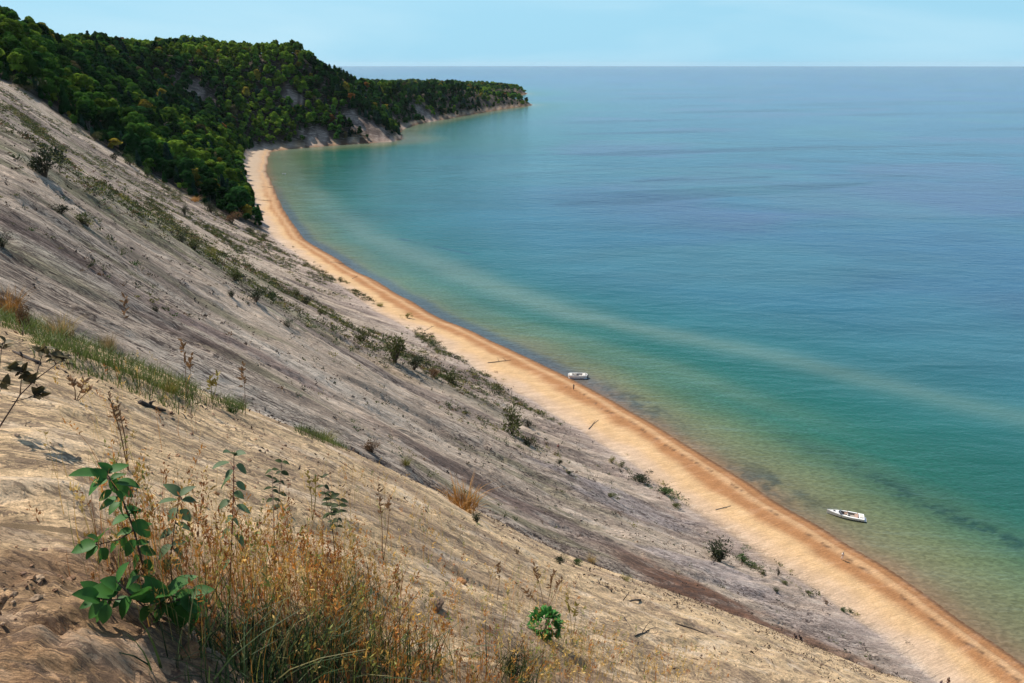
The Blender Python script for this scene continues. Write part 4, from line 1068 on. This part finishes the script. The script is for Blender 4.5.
stalks('reddish dry stalk pair rising beside the yellow green tuft', 186, 398, [(183, 342), (192, 352)], MAT_STALK)
stalks('lone thin stalk on the knoll edge right of the tuft', 245, 415, [(243, 366)], MAT_STALK)
stalks('yellow seed stalk leaning at the lip of the knoll', 212, 402, [(218, 376), (210, 380)], MAT_STALKY)
stalks('bent brown stalk on sand above the golden grass', 128, 470, [(108, 392), (118, 405)], MAT_STALK)
stalks('small curled rusty plant on the sand at left', 75, 400, [(72, 380), (84, 382), (90, 390)], MAT_STALK)
stalks('thin dry stalks just behind the round green bush', 545, 612, [(535, 568), (553, 574), (561, 580), (524, 590)], MAT_STALK)
stalks('yellow leafy stalk right of the round green bush', 572, 640, [(567, 596), (576, 604)], MAT_STALKY)
stalks('single upright stalk on bare sand left of the round green bush', 497, 600, [(499, 566)], MAT_STALK)
stalks('dry stalk on the sand above the sparse grass', 383, 560, [(378, 484), (390, 498)], MAT_STALK)
stalks('yellow plume plant behind the golden grass', 312, 520, [(308, 474), (316, 480)], MAT_STALKY)

# sticks lying about
MAT_WOOD = simple_mat('grey_driftwood', (.20, .165, .13), .9, .35, 8)
MAT_DWOOD = simple_mat('dark_dead_wood', (.055, .042, .035), .9, .35, 8)
def stick(px1, py1, px2, py2, rad, label, mat, name='stick', cat='stick', branches=1, arch=0.0, group=None):
    a = Vector(hit(px1, py1)); b_ = Vector(hit(px2, py2)); m_ = MB(); rr = random.Random(int(px1 * 3 + py1)); d = b_ - a
    pts = [d * t + Vector((rr.uniform(-.02, .02), rr.uniform(-.02, .02), 0)) * d.length + Vector((0, 0, rad * .5 + arch * d.length * math.sin(3.14 * t))) for t in (0, .3, .6, 1)]
    m_.tube(pts, [rad, rad * .85, rad * .7, rad * .35], 7)
    for k in range(branches):
        q = d * rr.uniform(.35, .8); e = q + Vector((rr.uniform(-.3, .3), rr.uniform(-.3, .3), .18)) * d.length * .7
        m_.tube([q + Vector((0, 0, rad * .5)), q.lerp(e, .5) + Vector((0, 0, .02)), e], [rad * .5, rad * .35, rad * .15], 5)
    o = link(name, m_.mesh(name, mat, True), loc=a); tag(o, label, cat, group)
SK = 'dead sticks on the near sand'
stick(640, 600, 616, 602, .018, 'dark stick lying on pale sand near the knoll edge', MAT_DWOOD, branches=1, group=SK)
stick(612, 592, 596, 582, .02, 'dark branch lying down the knoll edge', MAT_DWOOD, branches=2, group=SK)
stick(634, 636, 650, 630, .012, 'thin forked stick on sand at the bottom right of the knoll', MAT_DWOOD, branches=2, group=SK)
stick(676, 624, 706, 634, .015, 'long thin stick on the lower knoll sand', MAT_DWOOD, branches=0, group=SK)
stick(624, 618, 630, 626, .010, 'tiny curled stick on the bare sand', MAT_DWOOD, branches=1, group=SK)
stick(172, 420, 200, 421, .012, 'pale curved root lying in the dark litter under the green strip', MAT_WOOD, branches=1, arch=-.05, group=SK)
stick(140, 404, 165, 412, .022, 'dark branch below the green strip', MAT_DWOOD, branches=2, group=SK)
stick(40, 365, 12, 352, .018, 'dark dead wood on the sand at the left edge', MAT_DWOOD, branches=1, group=SK)
stick(340, 462, 352, 470, .01, 'short stick by the dark leafy sprig', MAT_DWOOD, branches=1, group=SK)
MAT_BWOOD = simple_mat('weathered_driftwood', (.13, .10, .08), .9, .35, 8)
# driftwood on the beach
DW = 'driftwood on the beach'
for a in [(330, 262, 352, 265, .22, 'pale driftwood log nearest the bend of the beach'), (424, 331, 434, 326, .2, 'dark driftwood log leaning out of the beach top plants'), (488, 363, 511, 360, .24, 'long driftwood log lying across the sand to the water'),
          (588, 429, 598, 420, .2, 'dark slanting driftwood post on the middle beach'), (716, 510, 731, 506, .16, 'short pale driftwood log on the lower beach'), (352, 279, 358, 276, .15, 'small driftwood piece below the nearest log'), (262, 187, 276, 188, .3, 'dark log crossing the far beach strip'), (258, 200, 272, 201, .25, 'lower log crossing the far beach strip')]:
    stick(*a[:4], a[4] * .6, a[5], MAT_WOOD if 'pale' in a[5] else MAT_BWOOD, 'driftwood_log', 'driftwood', 2, 0, DW)
# clods in the foreground
def clod(px_, py_, s_, label, mat, seed):
    g_ = Vector(hit(px_, py_)); bm = bmesh.new(); bmesh.ops.create_icosphere(bm, subdivisions=4, radius=1)
    for v in bm.verts:
        c = v.co; k = 1 + .30 * float(fbm(np.array([c.x * 1.6 + seed]), np.array([c.y * 1.6 + c.z * 1.9]), 4, seed)[0]); v.co = Vector((c.x * k, c.y * k * .8, c.z * k * .6))
    me = bpy.data.meshes.new('clod'); bm.to_mesh(me); bm.free(); me.materials.append(mat)
    for p_ in me.polygons: p_.use_smooth = True
    o = link('sand_clod', me, loc=g_ + Vector((0, 0, s_ * .1)), rot=(0, 0, seed), scale=s_); tag(o, label, 'clod', 'clods of sand')
MAT_CLOD = simple_mat('damp_sand', (.22, .14, .09), .95, .4, 5, bump=1.0); MAT_CLODO = simple_mat('orange_sand', (.40, .20, .09), .95, .3, 5, bump=1.0)
clod(461, 582, .05, 'small orange clod of sand on the pale knoll', MAT_CLODO, 6)
clod(435, 606, .06, 'dark half buried clod on the pale knoll', MAT_CLOD, 7)
clod(190, 655, .045, 'reddish clod of sand at the foot of the golden grass', MAT_CLODO, 8)

# crumbs of sand around the eroded rim, too many to count
def crumbs(n, seed):
    r = np.random.default_rng(seed)
    def tK(pxx, pyy, X_, Y_, Z_, D_, W_, F_, L_):
        q = smooth(-.25, .3, fbm(X_ * 1.6, Y_ * 1.6, 3, 930)); dd = np.hypot(X_, Y_)
        return (r.random(len(pxx)) < q * np.where(pxx < 330, 1, .12) * np.where(dd < 2.5, 1, .07)) & (L_ > .9) & (pyy > 380) & (pyy < 720) & (pxx > -20) & (pxx < 760)
    X_, Y_, Z_, L_, pxx, pyy = scatter_project(n, -3, 3, .9, 7, tK)
    bm = bmesh.new(); bmesh.ops.create_icosphere(bm, subdivisions=2, radius=1); bm.verts.index_update()
    B = np.array([v.co[:] for v in bm.verts]); Ft = np.array([[v.index for v in f.verts] for f in bm.faces]); bm.free()
    m_ = len(X_); s_ = .0025 + .013 * r.random(m_) ** 5
    nz_ = 1 + .35 * r.normal(size=(m_, len(B), 1)) * .6
    st_ = np.stack([r.uniform(.7, 1.4, m_), r.uniform(.7, 1.4, m_), r.uniform(.5, .9, m_)], -1)[:, None, :]
    V_ = B[None] * nz_ * st_ * s_[:, None, None] + np.stack([X_, Y_, Z_ + s_ * .25], -1)[:, None, :]
    F_ = (Ft[None] + (np.arange(m_) * len(B))[:, None, None]).reshape(-1, 3)
    me = mesh_np('sand_crumbs', V_.reshape(-1, 3), F_, False, MAT_SPR)
    c = np.array([(.42, .25, .14), (.34, .20, .12), (.22, .13, .085), (.48, .33, .21)])[r.integers(0, 4, m_)] * r.uniform(.7, 1.15, (m_, 1))
    attr_col(me, 'tint', np.repeat(c, len(B), axis=0)); print('crumbs', m_)
    tag(link('sand_crumbs', me), 'crumbs and small clods of damp sand at bottom left', 'sand crumbs', kind='stuff')
crumbs(60000, 77)
# ------------------------------------------------------------------ boats
MAT_GEL = simple_mat('white_gelcoat', (.80, .79, .76), .25, .03, 1, spec=.5)
MAT_INT = simple_mat('beige_deck', (.34, .30, .26), .7, .15, 3)
MAT_SEAT = simple_mat('pale_vinyl', (.62, .58, .52), .5, .1, 4)
MAT_DARK = simple_mat('dark_trim', (.04, .035, .04), .5, .1, 4)
MAT_RED = simple_mat('tan_vinyl', (.40, .28, .22), .5, .1, 4)
MAT_GLASS = simple_mat('tinted_windscreen', (.06, .07, .09), .08, .05, 2, spec=.8)
MAT_METAL = simple_mat('bright_metal', (.6, .6, .6), .3, .05, 2, metal=1)
def loft(secs, mat, name, cap=True, lid=True):
    """secs: list of rings with the same number of points"""
    m = MB(); n = len(secs[0]); V_ = [p for s_ in secs for p in s_]
    Q = [(i * n + j, i * n + (j + 1) % n, (i + 1) * n + (j + 1) % n, (i + 1) * n + j) for i in range(len(secs) - 1) for j in range(n if lid else n - 1)]
    m.add(V_, Q)
    if cap:
        for i0, rev in ((0, 1), (len(secs) - 1, 0)):
            c = sum((Vector(p) for p in secs[i0]), Vector()) / n; m.add([c] + list(secs[i0]), None, [(0, 1 + (j + rev) % n, 1 + (j + 1 - rev) % n) for j in range(n)])
    return m.mesh(name, mat)
def bow_shape(t, L, B, fine):          # t 0 stern .. 1 bow
    return B * .5 * (1 - max(0, (t - .30) / .70) ** fine) * (.90 + .10 * min(1, t / .3))
def speedboat(loc, rz, L, B, label):
    root = bpy.data.objects.new('speedboat', None); COL.objects.link(root); root.location = loc; root.rotation_euler = (0, 0, rz); tag(root, label, 'boat')
    secs = []
    for i in range(15):
        t = i / 14; x = (t - .5) * L; b_ = max(bow_shape(t, L, B, 1.9), .03); h = .62 + .22 * t * t; k = -.32 + .50 * max(0, t - .55) ** 1.3 * 2.2
        secs.append([(x, -b_, h), (x, -b_ * .93, .18), (x, -b_ * .78, .02 + .2 * max(0, t - .6)), (x, 0, min(k, .2)), (x, b_ * .78, .02 + .2 * max(0, t - .6)), (x, b_ * .93, .18), (x, b_, h)])
    link('hull', loft(secs, MAT_GEL, 'hull', True, False), root)
    # deck ring with an open cockpit
    m = MB(); inner = []; outer = []
    for i in range(15):
        t = i / 14; x = (t - .5) * L; b_ = max(bow_shape(t, L, B, 1.9), .03) * 1.02; h = .63 + .22 * t * t
        outer.append((x, b_, h))
    def top(x, y):
        t = x / L + .5; b_ = max(bow_shape(t, L, B, 1.9), .03); return .63 + .22 * t * t + .10 * (1 - (y / b_) ** 2) * (1 if t > .55 else .4)
    x0, x1 = -.34 * L, .12 * L; xs = np.linspace(-.5 * L, .5 * L, 41); ys = np.linspace(-1, 1, 15); V_ = []; Q = []
    for x in xs:
        b_ = max(bow_shape(x / L + .5, L, B, 1.9), .03) * 1.02
        for y in ys: V_.append((x, y * b_, top(x, y * b_)))
    for i in range(40):
        for j in range(14):
            xm = (xs[i] + xs[i + 1]) / 2; ym = (ys[j] + ys[j + 1]) / 2
            if x0 < xm < x1 and abs(ym) < .72: continue
            Q.append((i * 15 + j, i * 15 + j + 1, (i + 1) * 15 + j + 1, (i + 1) * 15 + j))
    m.add(V_, Q); link('deck', m.mesh('deck', MAT_GEL, True), root)
    c = MB(); hw = .72 * B * .5
    c.box(((x0 + x1) / 2, 0, .18), (x1 - x0, hw * 2, .04)); c.box((x0 - .02, 0, .42), (.04, hw * 2, .5)); c.box((x1 + .02, 0, .42), (.04, hw * 2, .5))
    for s_ in (-1, 1): c.box(((x0 + x1) / 2, s_ * (hw + .02), .42), (x1 - x0, .04, .46))
    link('cockpit_floor', c.mesh('cockpit', MAT_INT), root)
    ws = MB(); V_ = []
    for k in range(9):
        y = -hw * 1.05 + 2.1 * hw * k / 8; x = x1 + .15 + .35 * (1 - (y / hw) ** 2); z = top(x, y); V_ += [(x, y, z - .01), (x - .22, y * .94, z + .34)]
    ws.add(V_, [(2 * k, 2 * k + 2, 2 * k + 3, 2 * k + 1) for k in range(8)]); w_ = link('windscreen', ws.mesh('windscreen', MAT_GLASS), root)
    fr_ = MB(); fr_.tube([V_[2 * k + 1] for k in range(9)], .02, 5); link('frame', fr_.mesh('frame', MAT_METAL), w_)
    for (sx, sy, mt) in ((.02 * L, -.45, MAT_RED), (.02 * L, .45, MAT_SEAT)):
        s_ = MB(); s_.box((sx - .25, sy, .42), (.5, .5, .16)); s_.box((sx - .5, sy, .68), (.12, .5, .5)); link('seat', s_.mesh('seat', mt), root)
    s_ = MB(); s_.box((x0 + .32, 0, .42), (.55, hw * 1.9, .2)); s_.box((x0 + .08, 0, .66), (.14, hw * 1.9, .4)); link('bench', s_.mesh('bench', MAT_RED), root)
    s_ = MB(); s_.box((.14 * L, .45, .70), (.3, .5, .28)); s_.tube([(.10 * L, .45 + .16 * math.cos(a * .7), .84 + .16 * math.sin(a * .7)) for a in range(10)], .014, 4); link('console', s_.mesh('console', MAT_DARK), root)
    s_ = MB(); s_.box((-.42 * L, 0, .735), (.6, B * .55, .10)); link('sun_pad', s_.mesh('sun_pad', MAT_SEAT), root)
    s_ = MB(); s_.box((.30 * L, 0, .86), (.42, .42, .05)); link('hatch', s_.mesh('hatch', MAT_DARK), root)
    s_ = MB(); s_.box((-.5 * L - .22, 0, .10), (.45, B * .7, .05)); s_.box((-.5 * L - .12, 0, -.1), (.25, .3, .5)); link('swim_platform', s_.mesh('swim_platform', MAT_GEL), root)
    s_ = MB()
    for sg in (-1, 1):
        P_ = [(x, sg * max(bow_shape(x / L + .5, L, B, 1.9), .02) * .92, top(x, 0) + .16) for x in np.linspace(.2 * L, .49 * L, 6)]; s_.tube(P_, .016, 5)
        for p_ in P_[::2]: s_.tube([p_, (p_[0], p_[1], p_[2] - .28)], .014, 4)
    link('bow_rail', s_.mesh('bow_rail', MAT_METAL), root)
    return root
def deckboat(loc, rz, L, B, label):
    root = bpy.data.objects.new('pontoon_boat', None); COL.objects.link(root); root.location = loc; root.rotation_euler = (0, 0, rz); tag(root, label, 'boat')
    def outline(s_, off=0):
        P_ = []
        for k in range(40):
            a = 2 * math.pi * k / 40; ca, sa_ = math.cos(a), math.sin(a)
            P_.append((math.copysign(abs(ca) ** .45, ca) * (L / 2 - off), math.copysign(abs(sa_) ** .6, sa_) * (B / 2 - off)))
        return P_
    for sg in (-1, 1):
        p = MB(); xs = np.linspace(-L / 2, L / 2, 10); p.tube([(x, sg * B * .33, .05 + (.12 if abs(x) > L * .47 else 0)) for x in xs], [.08] + [.32] * 8 + [.08], 12); link('pontoon', p.mesh('pontoon', MAT_METAL, True), root)
    d_ = MB(); o_ = outline(1); n = len(o_); d_.add([(x, y, .38) for x, y in o_] + [(x, y, .46) for x, y in o_] + [(0, 0, .46), (0, 0, .38)], [(k, (k + 1) % n, n + (k + 1) % n, n + k) for k in range(n)], [(n + k, n + (k + 1) % n, 2 * n) for k in range(n)] + [((k + 1) % n, k, 2 * n + 1) for k in range(n)])
    link('deck', d_.mesh('deck', MAT_INT), root)
    w_ = MB(); i_ = outline(1, .10); zz = (.44, 1.05)
    w_.add([(x, y, zz[0]) for x, y in o_] + [(x * 1.01, y * 1.01, zz[1]) for x, y in o_] + [(x, y, zz[1]) for x, y in i_] + [(x, y, zz[0]) for x, y in i_], [(r_ * n + k, r_ * n + (k + 1) % n, (r_ + 1) * n + (k + 1) % n, (r_ + 1) * n + k) for r_ in range(3) for k in range(n)])
    link('side_panel', w_.mesh('side_panel', MAT_GEL), root)
    for (x, y, lx, ly) in ((-.33 * L, 0, .9, B * .75), (.36 * L, 0, .9, B * .72), (.10 * L, -.28 * B, 1.3, .55), (-.12 * L, .30 * B, .6, .5)):
        s_ = MB(); s_.box((x, y, .68), (lx, ly, .42)); s_.box((x + (.32 if x < 0 else -.1) * 0, y + (0 if ly > 1 else math.copysign(ly * .4, y)), .96), (lx * .9, .14 if ly < 1 else ly * .9, .22)); link('seat', s_.mesh('seat', MAT_SEAT), root)
    s_ = MB(); s_.box((.02 * L, .2 * B, .85), (.5, .6, .8)); s_.box((.06 * L, .2 * B, 1.32), (.05, .55, .2)); link('console', s_.mesh('console', MAT_DARK), root)
    s_ = MB(); s_.box((-L / 2 - .1, 0, .55), (.45, .4, .75)); s_.box((-L / 2 - .12, 0, .0), (.18, .14, .6)); link('outboard_motor', s_.mesh('outboard_motor', MAT_DARK), root)
    return root
bow, stern = Vector((63.5, 127.9, 0)), Vector((70.1, 125.5, 0))
mid = (bow + stern) / 2; dv = bow - stern
speedboat((mid.x, mid.y, .02), math.atan2(dv.y, dv.x), 6.9, 2.3, 'white speedboat with open cockpit moored in the shallows, lower right')
deckboat((19.0, 196.9, .0), math.radians(178), 5.5, 2.35, 'white pontoon boat with rounded ends moored close to the beach')
# tiny white rowing boat far up the bay
q_ = at_water = None
v = ray(284, 174); s_w = -EYE / v[2]
rb = bpy.data.objects.new('rowing_boat', None); COL.objects.link(rb); rb.location = (v[0] * s_w, v[1] * s_w, .02); rb.rotation_euler = (0, 0, .2); tag(rb, 'tiny white rowing boat far up the bay near the shore', 'boat')
secs = []
for i in range(9):
    t = i / 8; x = (t - .5) * 3.2; b_ = .65 * math.sin(math.pi * (.12 + .86 * t)) ** .6; h = .42 + .15 * abs(t - .5)
    secs.append([(x, -b_, h), (x, -b_ * .6, -.05), (x, b_ * .6, -.05), (x, b_, h), (x, b_ * .86, h - .02), (x, b_ * .5, .08), (x, -b_ * .5, .08), (x, -b_ * .86, h - .02)])
link('hull', loft(secs, MAT_GEL, 'hull'), rb)
for x in (-.6, .5):
    s_ = MB(); s_.box((x, 0, .30), (.28, .95, .04)); link('seat', s_.mesh('seat', MAT_WOOD), rb)

# ------------------------------------------------------------------ people (small in the distance)
def person(loc, rz, label, top, legs, skin=(.42, .26, .18), hair=(.03, .02, .018), pose='walk', h=1.74):
    root = bpy.data.objects.new('person', None); COL.objects.link(root); root.location = loc; root.rotation_euler = (0, 0, rz); root.scale = (h / 1.75,) * 3; tag(root, label, 'person')
    ms = simple_mat('skin', skin, .6, .05); mt = simple_mat('shirt_cloth', top, .9, .15, 9); ml = simple_mat('trouser_cloth', legs, .9, .15, 9); mh = simple_mat('hair', hair, .8, .2, 20)
    if pose == 'climb':      # facing +x, leaning into the slope, one foot up
        J = dict(pel=(0, 0, .92), ch=(.20, 0, 1.24), nk=(.34, 0, 1.42), hd=(.44, 0, 1.55), kl=(.30, .11, .62), al=(.16, .11, .18), fl=(.30, .12, .12), kr=(.06, -.11, .48), ar=(-.18, -.11, .08), fr=(-.05, -.12, .02), el=(.38, .26, 1.02), wl=(.52, .20, .86), er=(.16, -.27, .98), wr=(.32, -.22, .80))
    elif pose == 'crouch':
        J = dict(pel=(0, 0, .34), ch=(.12, 0, .66), nk=(.20, 0, .84), hd=(.26, 0, .98), kl=(.38, .14, .50), al=(.30, .13, .09), fl=(.44, .14, .03), kr=(.36, -.14, .48), ar=(.26, -.13, .09), fr=(.40, -.14, .03), el=(.30, .22, .58), wl=(.46, .14, .56), er=(.30, -.22, .58), wr=(.46, -.14, .56))
    else:
        J = dict(pel=(0, 0, .95), ch=(.02, 0, 1.28), nk=(.02, 0, 1.50), hd=(.04, 0, 1.63), kl=(.12, .10, .50), al=(.10, .10, .09), fl=(.24, .11, .03), kr=(.0, -.10, .50), ar=(-.14, -.10, .10), fr=(0, -.11, .03), el=(.04, .24, 1.14), wl=(.16, .22, .92), er=(-.03, -.24, 1.14), wr=(.05, -.23, .88))
    def sk(chains, rad, name, mat, sub=1):
        vs = []; es = []; rs = []
        idx = {}
        for ch_ in chains:
            for i, (key, p, r_) in enumerate(ch_):
                if key not in idx: idx[key] = len(vs); vs.append(p); rs.append(r_)
                if i: es.append((idx[ch_[i - 1][0]], idx[key]))
        me = bpy.data.meshes.new(name); bm = bmesh.new(); lay = bm.verts.layers.skin.verify()
        bv = [bm.verts.new(p) for p in vs]
        for k, r_ in enumerate(rs): bv[k][lay].radius = (r_, r_); bv[k][lay].use_root = (k == 0)
        for a_, b_ in es: bm.edges.new((bv[a_], bv[b_]))
        bm.to_mesh(me); bm.free(); o = link(name, me, root)
        md = o.modifiers.new('skin', 'SKIN'); md.use_smooth_shade = True; sb = o.modifiers.new('sub', 'SUBSURF'); sb.levels = sb.render_levels = sub
        me.materials.append(mat); return o
    g = lambda k: J[k]
    lerp = lambda a, b_, t: tuple(a[i] + (b_[i] - a[i]) * t for i in range(3))
    sh_l = (g('ch')[0] + .05, .18, g('nk')[2] - .07); sh_r = (sh_l[0], -.18, sh_l[2])
    body = [[('pel', g('pel'), .13), ('ch', g('ch'), .14), ('nb', lerp(g('ch'), g('nk'), .75), .08), ('nk', g('nk'), .055), ('jaw', lerp(g('nk'), g('hd'), .45), .075), ('hd', g('hd'), .095), ('cr', lerp(g('nk'), g('hd'), 1.6), .06)]]
    for s_, sh_ in (('l', sh_l), ('r', sh_r)):
        body.append([('nb', None, 0), ('sh' + s_, sh_, .06), ('e' + s_, g('e' + s_), .042), ('w' + s_, g('w' + s_), .028), ('h' + s_, lerp(g('e' + s_), g('w' + s_), 1.35), .032)])
        hp = (g('pel')[0], .09 * (1 if s_ == 'l' else -1), g('pel')[2] - .08)
        body.append([('pel', None, 0), ('hp' + s_, hp, .085), ('k' + s_, g('k' + s_), .058), ('a' + s_, g('a' + s_), .038), ('f' + s_, g('f' + s_), .036)])
    sk(body, None, 'body', ms)
    shirt = [[('a', lerp(g('pel'), g('ch'), .1), .150), ('b', g('ch'), .165), ('c', lerp(g('ch'), g('nk'), .8), .09)]]
    for s_, sh_ in (('l', sh_l), ('r', sh_r)): shirt.append([('c', None, 0), ('s' + s_, sh_, .078), ('t' + s_, lerp(sh_, g('e' + s_), .8), .055)])
    sk(shirt, None, 'shirt', mt)
    tr = [[('a', lerp(g('pel'), g('ch'), .15), .142), ('b', g('pel'), .145)]]
    for s_ in 'lr':
        sg = 1 if s_ == 'l' else -1; tr.append([('b', None, 0), ('h' + s_, (g('pel')[0], .09 * sg, g('pel')[2] - .09), .10), ('k' + s_, g('k' + s_), .073), ('e' + s_, lerp(g('k' + s_), g('a' + s_), .7), .058)])
    sk(tr, None, 'trousers', ml)
    hd = Vector(g('hd')); bm = bmesh.new(); bmesh.ops.create_icosphere(bm, subdivisions=3, radius=.115)
    for v_ in list(bm.verts):
        if v_.co.z < -.02 and v_.co.x > -.03: v_.co *= .8
    me = bpy.data.meshes.new('hair'); bm.to_mesh(me); bm.free(); me.materials.append(mh)
    link('hair', me, root, loc=hd + Vector((-.015, 0, .045)))
    return root
def ground_at(px_, py_, dz=0): q = hit(px_, py_, 48); return (q[0], q[1], q[2] + dz)
g1 = ground_at(795.5, 643); person((g1[0], g1[1], g1[2] - .06), math.radians(205), 'person in dark clothes stooping up the slope, left one of the pair', (.035, .025, .03), (.06, .035, .035), pose='climb')
g1 = ground_at(800.5, 644.5); person((g1[0], g1[1], g1[2] - .06), math.radians(200), 'person in black climbing the slope, right one of the pair', (.012, .010, .014), (.04, .025, .02), pose='climb')
g1 = ground_at(947, 687); person((g1[0], g1[1], g1[2] - .03), math.radians(205), 'person in brown top at the bottom edge, right one of the pair', (.09, .045, .03), (.05, .04, .05))
g1 = ground_at(940, 689); person((g1[0], g1[1], g1[2] - .03), math.radians(220), 'shorter person at the bottom edge, left one of the pair', (.07, .04, .06), (.05, .04, .05), h=1.5)
g1 = ground_at(842, 560); person((g1[0], g1[1], g1[2] - .01), math.radians(120), 'person in pale clothes walking on the wet sand near the speedboat', (.85, .80, .74), (.80, .70, .62), hair=(.4, .3, .2))
g1 = ground_at(573.5, 390); person((g1[0], g1[1], max(g1[2], -.3) - .02), math.radians(60), 'person in dark clothes at the waterline below the pontoon boat', (.03, .035, .045), (.05, .05, .06))
g1 = ground_at(557.5, 449); person((g1[0], g1[1], g1[2]), math.radians(30), 'person in dark red top crouching on the grey slope', (.13, .02, .018), (.40, .33, .28), pose='crouch')
